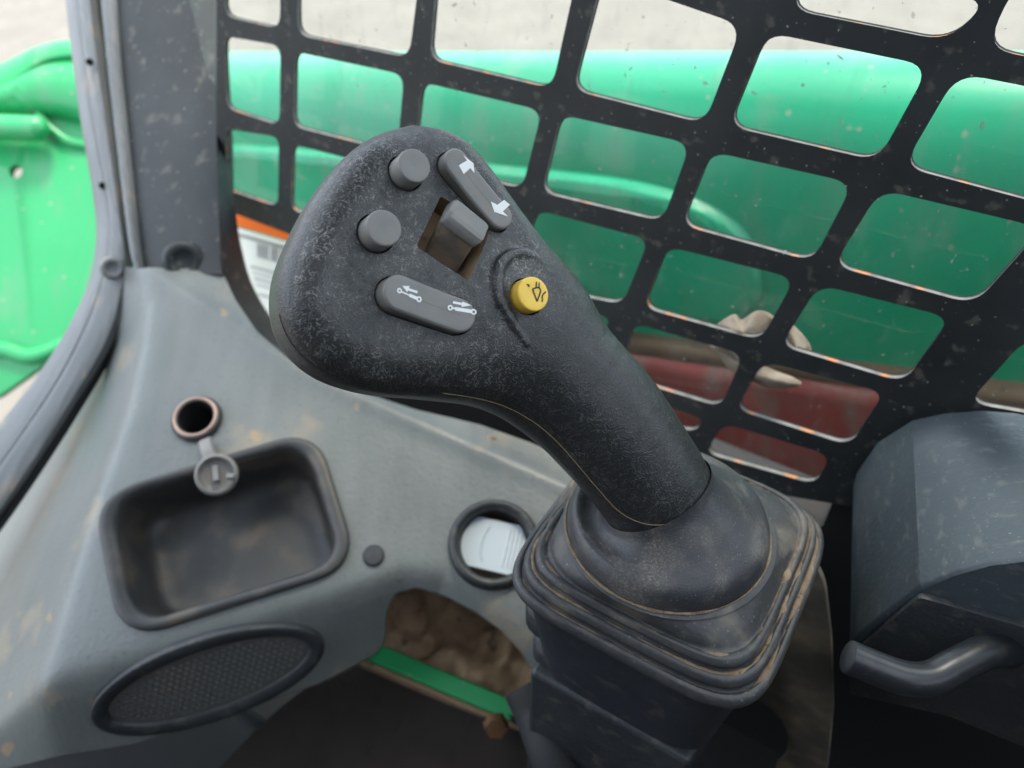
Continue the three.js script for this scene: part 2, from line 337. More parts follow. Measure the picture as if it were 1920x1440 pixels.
{ // warning label on the plate below the openings
  const f = new Frame(V3(0, YE, ZW - 0.026), V3(0, 0, 1), V3(1, 0, 0));
  const g = thing('warning_label', 'white warning label with an orange header, on the pane beside the joystick head', 'label', f);
  const q = (x, y) => P2(f.hit(x, y));
  const sheet = new THREE.ShapeGeometry(new THREE.Shape([q(436, 424), q(640, 484), q(660, 760), q(480, 700)]));
  const film = (r, gg, b) => new THREE.MeshPhysicalMaterial({ color: lin(r, gg, b), transmission: 0.5, thickness: 0, roughness: 1 });
  part('sheet', sheet, film(0.86, 0.85, 0.81), g);
  const band = (a, m, z, name) => { const s = new THREE.ShapeGeometry(new THREE.Shape(a.map(p => q(...p)))); s.translate(0, 0, z); part(name, s, m, g); };
  band([[434, 380], [640, 434], [640, 481], [438, 421]], film(0.92, 0.17, 0.02), 0.0004, 'orange_header');
  const grey = std({ color: lin(0.5, 0.51, 0.5), roughness: 0.5 }), pale = std({ color: lin(0.62, 0.63, 0.61), roughness: 0.5 });
  band([[440, 434], [640, 490], [640, 499], [442, 442]], pale, 0.0004, 'rule');
  for (const [x0, x1] of [[482, 505], [508, 523], [526, 560]]) band([[x0, 455 + (x0 - 482) * 0.27], [x1, 455 + (x1 - 482) * 0.27], [x1, 482 + (x1 - 482) * 0.27], [x0, 482 + (x0 - 482) * 0.27]], pale, 0.0004, 'pictogram');
  for (let k = 0; k < 5; k++) { const y = 497 + k * 11 + (k === 4 ? 8 : 0), x0 = 470 + k * 3.5; band([[x0, y], [640, y + (640 - x0) * 0.27], [640, y + 5 + (640 - x0) * 0.27], [x0, y + 4.5]], k % 2 ? pale : grey, 0.0004, 'text_line'); }
}

// ================================================================ OUTSIDE: LIFT ARM, RED BAR, DRIED LEAVES
{
  const f = new Frame(onZ(1250, 105, -0.80).setZ(-0.80), V3(0, 0, 1), onZ(1740, 108, -0.80).sub(onZ(800, 105, -0.80)));
  const g = thing('lift_arm', 'big rounded green lift arm outside the side window', 'lift arm', f);
  const H = 0.345, D = 0.20, R = 0.13, ring = x => {
    const pts = roundPoly([new THREE.Vector2(-D / 2, 0), new THREE.Vector2(D / 2, 0), new THREE.Vector2(D / 2, -H), new THREE.Vector2(-D / 2, -H)], [R, R * 1.4, 0.03, 0.03], 12);
    return pts.map(p => V3(x, p.y, p.x));
  };
  const rings = []; for (let i = 0; i <= 40; i++) rings.push(ring(-1.0 + i * 0.055));
  part('beam', boxUV(loft(rings, { cap0: true, cap1: true }), 0.8), M.green, g);
  const q = (x, y) => P2(f.hit(x, y, D / 2));
  const top = [[300, 262], [540, 278], [800, 300], [1000, 318], [1180, 340], [1300, 372], [1390, 425], [1425, 490], [1425, 560], [1380, 610]].map(p => q(...p));
  const bot = [q(1200, 600), q(800, 470), q(300, 330)];
  const sm = new THREE.SplineCurve(top).getPoints(60);
  const pl = extrude([...sm, ...bot], 0.036, 0.015, [], 8); pl.translate(0, 0, D / 2 + 0.013);
  part('reinforcing_plate', boxUV(sharp(pl, 0.9), 0.8), M.green, g);
}
{
  const a = onZ(1150, 655, -0.72), b = onZ(1900, 765, -0.72);
  const f = new Frame(a.clone().lerp(b, 0.5), V3(0, 0, 1), b.clone().sub(a));
  const g = thing('red_bar', 'dusty red steel bar below the green lift arm', 'bar', f);
  const box = new RoundedBoxGeometry(1.3, 0.15, 0.10, 4, 0.02); box.translate(0, -0.045, 0);
  part('body', boxUV(box, 0.5), M.red, g);
  const lip = new RoundedBoxGeometry(1.3, 0.02, 0.09, 3, 0.008); lip.translate(0, 0.034, -0.002);
  part('top_flange', boxUV(lip, 0.5), std({ map: T.mud, color: lin(0.5, 0.45, 0.42), roughness: 0.95 }), g);
}
{
  const b = onZ(1500, 850, -0.74), f = new Frame(b, V3(0, 0, 1), onZ(1900, 960, -0.74).sub(b).setZ(0));
  const g = thing('chassis_panel', 'dull dark chassis panel low outside, under the red bar', 'panel', f);
  const bx = new RoundedBoxGeometry(1.6, 0.6, 0.08, 3, 0.01); bx.translate(0, -0.28, 0);
  part('sheet', boxUV(bx, 0.5), std({ map: T.mud, color: lin(0.35, 0.45, 0.42), roughness: 0.8 }), g);
}
{ // crumpled dead leaves and dirt caught between screen and pane
  const leafM = std({ map: tex(256, (x, y) => mix3([0.29, 0.245, 0.19], [0.16, 0.125, 0.09], clamp(0.5 + 1.3 * fbm(x * 5, y * 5, 5, 4, 140)))), roughness: 0.9, side: THREE.DoubleSide });
  const leaf = (outline, seed, label, zz) => {
    const c = outline.reduce((s, p) => [s[0] + p[0] / outline.length, s[1] + p[1] / outline.length], [0, 0]);
    const f = new Frame(onZ(c[0], c[1], zz), V3(0.2, 0.25, 1), V3(1, 0, 0));
    const pts = new THREE.SplineCurve([...outline, outline[0]].map(p => P2(f.hit(...p)))).getPoints(40); pts.pop();
    const rings = [], up = [1.0, 0.92, 0.7, 0.45, 0.2, 0.02], mk = s => up.map(k => pts.map((p, i) => V3(p.x * k, p.y * k, s * (0.002 + 0.009 * (1 - k * k)) + 0.004 * fbm(p.x * k * 90 + seed, p.y * k * 90, 64, 3, seed))));
    const a = mk(1), b = mk(-0.4); rings.push(...b.reverse(), ...a);
    const o = solo('dead_leaf', boxUV(loft(rings), 0.06), leafM, label, 'leaf', 'dead leaves caught behind the screen');
    f.group(o);
  };
  leaf([[1340, 612], [1375, 590], [1390, 600], [1420, 583], [1450, 592], [1455, 620], [1420, 645], [1380, 650], [1350, 640]], 3, 'pale crumpled dead leaf behind the screen, uppermost of the three', ZW - 0.014);
  leaf([[1463, 640], [1480, 610], [1500, 622], [1520, 650], [1515, 668], [1480, 662]], 7, 'small folded brown leaf in the opening above the red bar', ZW - 0.014);
  leaf([[1330, 645], [1370, 652], [1400, 675], [1440, 690], [1490, 710], [1500, 722], [1450, 726], [1410, 712], [1370, 690]], 11, 'long curled brown leaf hanging lowest behind the screen crossing', ZW - 0.014);
}

// ================================================================ OUTSIDE: GREEN FRONT FRAME
{
  const f = new Frame(at(60, 420, 1.12), FWD.clone().negate().add(V3(0.12, 0.25, 0)), RIGHT);
  const g = thing('front_frame', 'bright green front frame plate with a hole, seen past the door edge', 'frame');
  f.group(g);
  const q = (x, y, w = 0) => P2(f.hit(x, y, w)), h3 = (x, y, w) => f.hit(x, y, w);
  const outline = [[-160, 230], [60, 205], [150, 210], [330, 260], [330, 640], [150, 640], [70, 692], [0, 742], [-60, 770], [-160, 780]].map(p => q(...p));
  const hole = [...Array(24)].map((_, i) => { const t = i / 24 * 6.2832; return q(29 + 15 * Math.cos(t), 321 + 15 * Math.sin(t)); });
  part('plate', boxUV(sharp(extrude(outline, 0.014, 0.002, [hole])), 0.8), M.greenFront, g);
  const edge = (pts, ws) => pts.map(([x, y], i) => h3(x, y, ws[i]));
  const ribbon = (A, B, o, name) => { const ca = curve3(A), cb = curve3(B), rings = []; for (let i = 0; i <= 40; i++) { const a = ca.getPoint(i / 40), b = cb.getPoint(i / 40), ring = []; for (let k = 0; k <= 8; k++) { const t = k / 8; ring.push(a.clone().lerp(b, t).add(V3(0, 0, o * (1 - (2 * t - 1) ** 2)))); } ring.push(b.clone().add(V3(0, -0.004, -0.02)), a.clone().add(V3(0, -0.004, -0.02))); rings.push(ring); } part(name, boxUV(toCreasedNormals(loft(rings, { cap0: true, cap1: true }), 0.8), 0.8), M.greenFront, g); };
  ribbon(edge([[-160, 185], [0, 120], [90, 80], [200, 75], [330, 90]], [0.02, 0.02, 0.02, 0.02, 0.02]), edge([[-160, 225], [0, 165], [90, 110], [200, 105], [330, 120]], [0.03, 0.03, 0.03, 0.03, 0.03]), 0.004, 'top_flange');
  ribbon(edge([[-160, 226], [0, 166], [90, 111], [200, 106], [330, 121]], [0.01, 0.01, 0.01, 0.01, 0.01]), edge([[-160, 250], [0, 215], [90, 205], [200, 230], [330, 270]], [0.01, 0.01, 0.02, 0.02, 0.02]), 0.022, 'bent_shoulder');
  const low = new THREE.TubeGeometry(curve3([h3(-160, 690, 0.004), h3(0, 655, 0.004), h3(60, 668, 0.004), h3(140, 640, 0.004)]), 40, 0.012, 10); part('lower_bead', boxUV(low, 0.8), M.greenFront, g);
  const pin = new THREE.CapsuleGeometry(0.018, 0.12, 8, 20); pin.rotateZ(Math.PI / 2); const pc = h3(-15, 238, 0.03); pin.translate(pc.x, pc.y, pc.z);
  part('pin', boxUV(pin, 0.8), M.greenFront, g);
  const bead = new THREE.TubeGeometry(curve3([h3(70, 215, 0.01), h3(100, 245, 0.006), h3(130, 265, 0.004), h3(180, 275, 0.002), h3(300, 300, 0.002)]), 40, 0.007, 8); part('weld_bead', boxUV(bead, 0.8), M.greenFront, g);
}

// ================================================================ CAB PILLAR AND DOOR EDGE
{
  const pts = list => {                                          // runs on above and below the view
    const go = (a, b, k) => a.map((v, i) => v + (v - b[i]) * k), l = list.slice(), n = l.length;
    if (l[0][1] === -60) l.unshift(go(l[0], l[1], 3.2));
    if (l[l.length - 1][0] < -70) l.push(go(list[n - 1], list[n - 2], 2));
    return l.map(([x, y, d]) => at(x, y, d));
  };
  const g = thing('door_frame', 'curved grey metal door frame edge sweeping down to the lower left', 'door frame');
  part('outer_channel', boxUV(strip(pts([[118, -60, .765], [128, 50, .76], [150, 220, .75], [176, 380, .74], [180, 445, .735], [165, 530, .73], [100, 660, .72], [0, 795, .71], [-90, 905, .70]]), pts([[140, -60, .75], [150, 50, .745], [172, 220, .735], [200, 380, .725], [203, 445, .72], [187, 535, .715], [125, 680, .705], [0, 868, .695], [-90, 985, .685]]), { bulge: 0.0015, thick: 0.012 }), S1), M.frame, g);
  part('inner_channel', boxUV(strip(pts([[141, -60, .748], [151, 50, .743], [173, 220, .733], [201, 380, .723], [204, 445, .718], [189, 535, .713], [127, 682, .703], [2, 869, .693], [-88, 987, .683]]), pts([[162, -60, .742], [173, 50, .737], [196, 220, .727], [222, 400, .717], [232, 500, .712], [206, 620, .705], [126, 762, .697], [0, 955, .69], [-90, 1080, .685]]), { bulge: 0.002, thick: 0.012 }), S1), M.frame, g);
  part('rubber_seal', strip(pts([[163, -60, .75], [174, 50, .745], [197, 220, .735], [223, 400, .725], [233, 500, .72], [207, 622, .715], [127, 764, .706], [1, 957, .70], [-90, 1082, .695]]), pts([[184, -60, .75], [196, 100, .745], [212, 240, .735], [232, 400, .725], [241, 505, .72], [217, 630, .715], [139, 772, .706], [12, 966, .70], [-80, 1090, .695]]), { bulge: 0.001, thick: 0.01 }), M.seal, g);
  const boltAt = (x, y, d, r, name, m) => { const lg = new THREE.LatheGeometry([[0, 0.0035], [r * 0.45, 0.0035], [r * 0.5, 0.0055], [r * 0.75, 0.006], [r * 0.92, 0.004], [r, 0.0]].map(p => new THREE.Vector2(...p)), 28); const mesh = part(name, boxUV(lg, S1), m, g); mesh.position.copy(at(x, y, d)); mesh.quaternion.setFromUnitVectors(V3(0, 1, 0), EYE.clone().sub(mesh.position).normalize()); return mesh; };
  boltAt(211, 503, .709, 0.011, 'rivet', M.frame);
  for (const [x, y] of [[192, 348], [168, 116]]) boltAt(x, y, .728, 0.0035, 'screw', M.seal);

  const h = thing('cab_pillar', 'dark painted cab pillar between door edge and window screen', 'pillar');
  const L = pts([[212, -60, .74], [222, 100, .735], [238, 250, .73], [252, 380, .72], [268, 500, .71], [273, 524, .708]]), Rr = pts([[401, -60, .73], [402, 100, .725], [406, 250, .715], [410, 380, .71], [414, 500, .70], [415, 514, .698]]);
  part('cover', boxUV(strip(L, Rr, { bulge: 0.003, thick: 0.03 }), S1), M.pillar, h);
  part('edge_ridge', boxUV(strip(pts([[184, -60, .738], [200, 100, .733], [217, 250, .728], [233, 380, .718], [250, 490, .708], [264, 520, .706]]), pts([[214, -60, .737], [224, 100, .732], [239, 250, .727], [253, 380, .717], [266, 495, .707], [274, 526, .705]]), { bulge: 0.006, thick: 0.012 }), S1), M.frame, h);
  part('side_flange', boxUV(strip(pts([[402, -60, .732], [403, 100, .727], [407, 250, .717], [411, 380, .712], [415, 500, .702], [432, 556, .70], [482, 625, .70], [560, 690, .70]]), pts([[416, -60, .748], [418, 100, .744], [424, 250, .738], [441, 390, .736], [453, 465, .736], [474, 536, .735], [524, 615, .73], [600, 680, .72]]), { bulge: 0.001, thick: 0.004 }), S1), M.pillar, h);
  const b = boltAt(344, 489, .699, 0.0185, 'cap_bolt', M.pillar); h.add(b);
}

// ================================================================ DASH CONSOLE
const DA = at(340, 520, .68), DB = at(600, 900, .60), DC = at(1000, 1000, .585);
const DN = DC.clone().sub(DB).cross(DA.clone().sub(DB)).normalize(); if (DN.dot(EYE.clone().sub(DB)) < 0) DN.negate();
const DF = new Frame(DB, DN, RIGHT);
const dl = list => list.map(p => P2(DF.hit(...p)));
const ridgeLeft = dl([[262, 480], [283, 560], [275, 640], [245, 770], [180, 950], [95, 1220], [40, 1380]]);       // walked downwards
const ridgeLow = dl([[-80, 1345], [60, 1292], [250, 1238], [450, 1172], [640, 1108], [750, 1068], [830, 1076], [920, 1130], [1100, 1260]]);
const ridgeTop = dl([[480, 640], [560, 692], [640, 728], [740, 772], [900, 842], [1060, 912], [1200, 975]]);
const soft = (s, r) => 0.5 * (s + Math.sqrt(s * s + r * r));
function dashH(x, y) {
  let h = 0;
  h -= 1.1 * soft(-lineSide(ridgeLeft, x, y) - 0.001, 0.008);
  h -= 1.5 * soft(-lineSide(ridgeLow, x, y), 0.008);
  const st = lineSide(ridgeTop, x, y);
  h += 0.0025 * Math.exp(-(st * st) / 0.00006) - 0.42 * soft(st, 0.010);
  return h;
}
function dashHit(x, y) { let w = 0, p; for (let i = 0; i < 14; i++) { p = DF.hit(x, y, w); w = lerp(w, dashH(p.x, p.y), 0.7); } p.z = w; return p; }
const dash = thing('dash_console', 'grey moulded dash console with a storage tray, left of the joystick', 'dashboard', DF);
{
  const outline = roundPoly([[230, 500], [264, 505], [415, 506], [440, 560], [482, 622], [545, 676], [640, 722], [780, 768], [900, 796], [1000, 832], [1140, 892], [1190, 950], [1190, 1270], [1012, 1292], [985, 1230], [942, 1182], [890, 1145], [830, 1114], [780, 1100], [742, 1110], [724, 1142], [720, 1205], [702, 1228], [600, 1280], [440, 1335], [250, 1395], [60, 1430], [-110, 1470], [-130, 1150], [4, 966], [72, 862], [134, 774], [194, 674], [228, 596]].map(p => P2(dashHit(...p))), 0.004, 3);
  const traySh = roundPoly(dl([[184, 934], [586, 812], [664, 1058], [236, 1194]]), 0.032, 8);
  const ringH = (cx, cy, rx, ry, n = 40) => [...Array(n)].map((_, i) => { const t = i / n * 6.2832; return P2(DF.hit(cx + rx * Math.cos(t), cy + ry * Math.sin(t))); });
  const sock = ringH(370, 786, 38, 38), vent = ringH(926, 1020, 66, 66);
  const sd = (x, y) => Math.max(sdPoly(outline, x, y), -sdPoly(traySh, x, y), -sdPoly(sock, x, y), -sdPoly(vent, x, y));
  let x0 = 9, x1 = -9, y0 = 9, y1 = -9; for (const p of outline) { x0 = Math.min(x0, p.x); x1 = Math.max(x1, p.x); y0 = Math.min(y0, p.y); y1 = Math.max(y1, p.y); }
  const c = 0.0032, nx = Math.ceil((x1 - x0) / c) + 2, ny = Math.ceil((y1 - y0) / c) + 2; x0 -= c; y0 -= c;
  const S = new Float32Array((nx + 1) * (ny + 1)); for (let j = 0; j <= ny; j++) for (let i = 0; i <= nx; i++) S[j * (nx + 1) + i] = sd(x0 + i * c, y0 + j * c);
  const pos = [], key = new Map(), idx = [], bnd = [];
  const vert = (id, x, y) => { if (!key.has(id)) { key.set(id, pos.length / 3); pos.push(x, y, dashH(x, y)); } return key.get(id); };
  for (let j = 0; j < ny; j++) for (let i = 0; i < nx; i++) {
    const cor = [[i, j], [i + 1, j], [i + 1, j + 1], [i, j + 1]], sv = cor.map(([a, b]) => S[b * (nx + 1) + a]);
    if (sv.every(s => s > 0)) continue;
    const poly = [], onB = [];
    for (let k = 0; k < 4; k++) {
      const [a, b] = cor[k], [a2, b2] = cor[(k + 1) % 4], s = sv[k], s2 = sv[(k + 1) % 4];
      if (s <= 0) { poly.push(vert(`${a},${b}`, x0 + a * c, y0 + b * c)); onB.push(false); }
      if ((s <= 0) !== (s2 <= 0)) { const t = s / (s - s2), id = a < a2 || b < b2 ? `${a},${b}-${a2},${b2}` : `${a2},${b2}-${a},${b}`; poly.push(vert(id, x0 + lerp(a, a2, t) * c, y0 + lerp(b, b2, t) * c)); onB.push(true); }
    }
    for (let k = 1; k + 1 < poly.length; k++) idx.push(poly[0], poly[k], poly[k + 1]);
    for (let k = 0; k < poly.length; k++) if (onB[k] && onB[(k + 1) % poly.length]) bnd.push(poly[k], poly[(k + 1) % poly.length]);
  }
  const n = pos.length / 3, th = 0.005;
  const front = new THREE.BufferGeometry(); front.setAttribute('position', new THREE.Float32BufferAttribute(pos, 3)); front.setIndex(idx); front.computeVertexNormals();
  const bp = pos.slice(); for (let i = 0; i < n; i++) bp[3 * i + 2] -= th;
  const bi = []; for (let i = 0; i < idx.length; i += 3) bi.push(idx[i], idx[i + 2], idx[i + 1]);
  const back = new THREE.BufferGeometry(); back.setAttribute('position', new THREE.Float32BufferAttribute(bp, 3)); back.setIndex(bi); back.computeVertexNormals();
  const rp = [], P = (k, d) => [pos[3 * k], pos[3 * k + 1], pos[3 * k + 2] - d];
  for (let i = 0; i < bnd.length; i += 2) { const [a, b] = [bnd[i], bnd[i + 1]]; rp.push(...P(a, 0), ...P(a, th), ...P(b, th), ...P(a, 0), ...P(b, th), ...P(b, 0)); }
  const rim = new THREE.BufferGeometry(); rim.setAttribute('position', new THREE.Float32BufferAttribute(rp, 3)); rim.computeVertexNormals();
  part('panel', boxUV(mergeGeometries([front.toNonIndexed(), back.toNonIndexed(), rim]), 0.42), M.dash, dash);

  // storage tray: rolled lip, sloped walls, floor
  const off = (pts, k) => { const cx = pts.reduce((s, p) => s + p.x, 0) / pts.length, cy = pts.reduce((s, p) => s + p.y, 0) / pts.length; return pts.map(p => { const l = Math.hypot(p.x - cx, p.y - cy); return new THREE.Vector2(cx + (p.x - cx) * (1 - k / l), cy + (p.y - cy) * (1 - k / l)); }); };
  const lev = [[-0.004, -0.004], [-0.004, 0.001], [-0.003, 0.0028], [0, 0.0038], [0.004, 0.0035], [0.0075, 0.001], [0.009, -0.004], [0.011, -0.02], [0.013, -0.035], [0.016, -0.042], [0.021, -0.046], [0.03, -0.048], [0.045, -0.0485], [0.06, -0.0485]];
  const trings = lev.map(([k, w]) => off(traySh, k).map(p => V3(p.x, p.y, w + dashH(0, 0) * 0)));
  part('storage_tray', boxUV(loft(trings, { cap1: true }), S1), M.bin, dash, 'black storage tray with a rolled lip');

  // power socket with its cap on a strap
  const sc = DF.hit(370, 786), pxm = 0.6 / FOCAL;
  const lathe = (pts, seg = 40) => { const g = new THREE.LatheGeometry(pts.map(p => new THREE.Vector2(...p)), seg); g.rotateX(Math.PI / 2); return g; };
  const so = part('power_socket', boxUV(lathe([[0.0195, -0.002], [0.020, 0.002], [0.0188, 0.0042], [0.0165, 0.0048], [0.0142, 0.0045]]), S1), M.dark, dash, 'round power socket with copper rim'); so.position.copy(sc);
  part('metal_ring', lathe([[0.0178, 0.0047], [0.0172, 0.0062], [0.0158, 0.0064], [0.0146, 0.005], [0.0142, -0.004]]), std({ map: tex(128, (x, y) => mix3([0.45, 0.26, 0.18], [0.36, 0.33, 0.30], clamp(0.5 + 2 * fbm(x * 4, y * 4, 4, 3, 150)))), roughness: 0.4, metalness: 0.35 }), so);
  part('barrel', lathe([[0.0142, 0.004], [0.0138, -0.035], [0, -0.036]]), M.black, so);
  const c0 = DF.hit(388, 830), c1 = DF.hit(414, 898); c0.z = 0.006; c1.z = 0.010;
  const rel = p => p.clone().sub(sc);
  const stp = [rel(c0), rel(c0).lerp(rel(c1), 0.35).add(V3(0, 0, 0.004)), rel(c0).lerp(rel(c1), 0.7).add(V3(0, 0, 0.003))];
  const perp = V3(c1.y - c0.y, -(c1.x - c0.x), 0).normalize(), cv = curve3(stp), sr = [];
  for (let i = 0; i <= 14; i++) { const p = cv.getPoint(i / 14), w = 0.0055; sr.push([p.clone().addScaledVector(perp, -w), p.clone().addScaledVector(perp, -w * 0.6).add(V3(0, 0, 0.0015)), p.clone().addScaledVector(perp, w * 0.6).add(V3(0, 0, 0.0015)), p.clone().addScaledVector(perp, w), p.clone().addScaledVector(perp, w * 0.6).add(V3(0, 0, -0.0012)), p.clone().addScaledVector(perp, -w * 0.6).add(V3(0, 0, -0.0012))]); }
  part('cap_strap', boxUV(loft(sr, { cap0: true, cap1: true }), S1), M.grey, so);
  const cap = part('socket_cap', boxUV(lathe([[0.0155, -0.003], [0.0162, 0], [0.0155, 0.003], [0.0135, 0.004], [0.0128, 0.003], [0.0125, -0.001], [0.008, -0.0015], [0, -0.0015]]), S1), M.grey, so, 'upturned socket cap hanging on its strap'); cap.position.copy(rel(c1)); cap.rotation.set(0.25, 0.2, 0);
  const rib = new RoundedBoxGeometry(0.0045, 0.013, 0.006, 2, 0.001); rib.rotateZ(0.25); const lug = new RoundedBoxGeometry(0.006, 0.004, 0.005, 2, 0.001); lug.translate(0.0125, -0.003, 0.003);
  part('cap_rib', boxUV(mergeGeometries([rib.toNonIndexed(), lug.toNonIndexed()]), S1), M.grey, so).position.copy(rel(c1).add(V3(0, 0, 0.001)));

  // round blank button
  const bp2 = DF.hit(700, 1041); const blank = part('blank_plug', lathe([[0.0082, -0.002], [0.008, 0.0012], [0.0065, 0.0022], [0, 0.0024]], 28), M.dark, dash); blank.position.set(bp2.x, bp2.y, dashH(bp2.x, bp2.y));

  // round air vent
  const vc = DF.hit(926, 1020); vc.z = dashH(vc.x, vc.y);
  const vr = 84 * 0.59 / FOCAL;
  const vt = part('air_vent', boxUV(lathe([[vr, -0.004], [vr * 1.01, 0.002], [vr * 0.97, 0.006], [vr * 0.9, 0.0085], [vr * 0.8, 0.007], [vr * 0.76, 0.002], [vr * 0.745, -0.006], [vr * 0.74, -0.02]], 56), S1), M.dark, dash, 'round black air vent with a pale flap'); vt.position.copy(vc);
  const flap = []; for (let i = 0; i < 48; i++) { const t = i / 48 * 6.2832; flap.push(new THREE.Vector2(vr * 0.735 * Math.cos(t), clamp(vr * 0.735 * Math.sin(t), -vr * 0.57, vr * 0.57))); }
  const fg = extrude(flap, 0.003, 0.0008); fg.rotateZ(-0.22); const fl = part('flap', fg, M.vent, vt); fl.position.z = -0.003;
  const bar = []; for (let k = 0; k < 4; k++) { const b = new RoundedBoxGeometry(0.0012, vr * 0.85, 0.001, 1, 0.0004); b.translate(vr * (0.28 + 0.09 * k), 0, 0); bar.push(b.toNonIndexed()); }
  const ba = new THREE.TorusGeometry(vr * 0.8, 0.0007, 6, 30, 1.0); ba.rotateZ(Math.PI - 0.5); ba.translate(vr * 0.52, 0, 0); bar.push(ba.toNonIndexed());
  const bg = mergeGeometries(bar); bg.rotateZ(-0.22); part('flap_ribs', bg, M.vent, vt).position.z = -0.0028;

  // oval loudspeaker grille on the lower face
  const p0 = dashHit(395, 1272), ex = 0.004, hx = (dashH(p0.x + ex, p0.y) - dashH(p0.x - ex, p0.y)) / (2 * ex), hy = (dashH(p0.x, p0.y + ex) - dashH(p0.x, p0.y - ex)) / (2 * ex);
  const nl = V3(-hx, -hy, 1).normalize();
  const nw = nl.clone().transformDirection(DF.m), pw = p0.clone().applyMatrix4(DF.m).addScaledVector(nw, 0.0015);
  const SF = new Frame(pw, nw, at(600, 1200, .6).sub(at(200, 1330, .6)));
  const e1 = SF.hit(606, 1196), e2 = SF.hit(184, 1346), e3 = SF.hit(362, 1212), e4 = SF.hit(430, 1334);
  const ra = e1.distanceTo(e2) / 2 * 1.0, rb = e3.distanceTo(e4) / 2 * 1.08, ang = Math.atan2(e1.y - e2.y, e1.x - e2.x);
  const el = (k, w, n = 72) => [...Array(n)].map((_, i) => { const t = i / n * 6.2832; const p = V3((ra + k) * Math.cos(t), (rb + k) * Math.sin(t), w); return p.applyAxisAngle(V3(0, 0, 1), ang); });
  const spk = part('speaker_grille', boxUV(loft([[0.002, -0.004], [0.002, 0.001], [0.0005, 0.0026], [-0.003, 0.003], [-0.007, 0.0022], [-0.010, 0.0002], [-0.011, -0.003]].map(([k, w]) => el(k, w))), S1), M.dark, dash, 'oval black loudspeaker grille with small holes');
  spk.matrix.copy(DF.im.clone().multiply(SF.m)); spk.matrix.decompose(spk.position, spk.quaternion, spk.scale);
  const holes = [], pitch = 0.0052; 
  for (let j = -14; j <= 14; j++) for (let i = -26; i <= 26; i++) { const x = (i + (j & 1) * 0.5) * pitch, y = j * pitch * 0.866; if ((x / (ra - 0.014)) ** 2 + (y / (rb - 0.014)) ** 2 < 1) holes.push([...Array(6)].map((_, k) => new THREE.Vector2(x + 0.0018 * Math.cos(k * 1.0472 + 0.5236), y + 0.0018 * Math.sin(k * 1.0472 + 0.5236)))); }
  const plate = extrude([...Array(64)].map((_, i) => { const t = i / 64 * 6.2832; return new THREE.Vector2((ra - 0.009) * Math.cos(t), (rb - 0.009) * Math.sin(t)); }), 0.002, 0.0003, holes, 1);
  plate.rotateZ(ang); const pm = part('perforated_mesh', boxUV(plate, S1), std({ color: lin(0.075, 0.073, 0.07), roughness: 0.55 }), spk); pm.position.z = -0.0005;
  const bk = extrude(el(-0.006, 0).map(P2), 0.003, 0); part('speaker_cone', bk, M.black, spk).position.z = -0.012;
}

// ================================================================ BELOW THE DASH
{
  const A = at(672, 1218, .70), B = at(1060, 1352, .60);
  const f = new Frame(A.clone().lerp(B, 0.5), V3(0.1, 1, 0.25), B.clone().sub(A));
  const L = A.distanceTo(B) + 0.12;
  const g = thing('floor_rail', 'green painted floor rail caked with brown dirt under the dash', 'rail', f);
  const b1 = new RoundedBoxGeometry(L, 0.016, 0.008, 2, 0.002); b1.translate(0, -0.003, 0); part('green_lip', boxUV(b1, 0.5), M.greenFront, g);
  const b2 = new RoundedBoxGeometry(L, 0.004, 0.02, 2, 0.001); b2.translate(0, -0.0135, -0.006); part('worn_edge', boxUV(b2, S1), M.mud, g);
  const b3 = new THREE.PlaneGeometry(L, 0.16, 80, 30); { const p = b3.attributes.position; for (let i = 0; i < p.count; i++) p.setZ(i, -0.006 + 0.045 * fbm(p.getX(i) * 26 + 5, p.getY(i) * 26, 64, 5, 160) + 0.14 * sstep(0.03, 0.16, p.getY(i) + 0.08) * 0.9); b3.computeVertexNormals(); } b3.translate(0, 0.082, 0);
  part('caked_dirt', boxUV(b3, S1), std({ map: T.mud, color: lin(1.3, 1.3, 1.3), bumpMap: T.mudBump, bumpScale: 0.004, roughness: 0.95 }), g);
}
{
  const A = at(672, 1245, .705), B = at(1060, 1375, .605), C2 = at(350, 1500, .72), D2 = at(1060, 1600, .62);
  const g = thing('kick_panel', 'black rubber kick panel below the green rail', 'panel');
  part('mat', boxUV(strip([A, at(560, 1300, .70), C2.clone()], [B, at(1060, 1450, .61), D2], { bulge: 0.0, thick: 0.008 }), S1), std({ map: T.mud, color: lin(0.06, 0.06, 0.065), roughness: 0.9 }), g);
  const bh = new THREE.CylinderGeometry(0.009, 0.0105, 0.008, 6); const bm = part('bolt', boxUV(bh, S1), std({ map: T.mud, color: lin(0.6, 0.45, 0.35), roughness: 0.6, metalness: 0.3 }), g, 'rusty hexagonal bolt'); bm.position.copy(at(930, 1362, .612)); bm.quaternion.setFromUnitVectors(V3(0, 1, 0), V3(0.5, 0.5, 0.7).normalize());
}
{
  const g = new THREE.TubeGeometry(curve3([at(985, 1290, .56), at(1010, 1345, .55), at(1030, 1400, .53), at(1060, 1480, .52)]), 30, 0.016, 14);
  solo('hose', boxUV(g, S1), M.black, 'black hose behind the joystick pod, next to the green rail', 'hose');
  const pd = strip([at(400, 1330, .74), at(500, 1400, .73), at(600, 1480, .72)], [at(460, 1330, .74), at(560, 1395, .73), at(660, 1470, .72)], { bulge: 0.003, thick: 0.01 });
  solo('pedal_arm', boxUV(pd, S1), M.dark, 'dark pedal arm in the shadow below the oval grille', 'pedal');
}

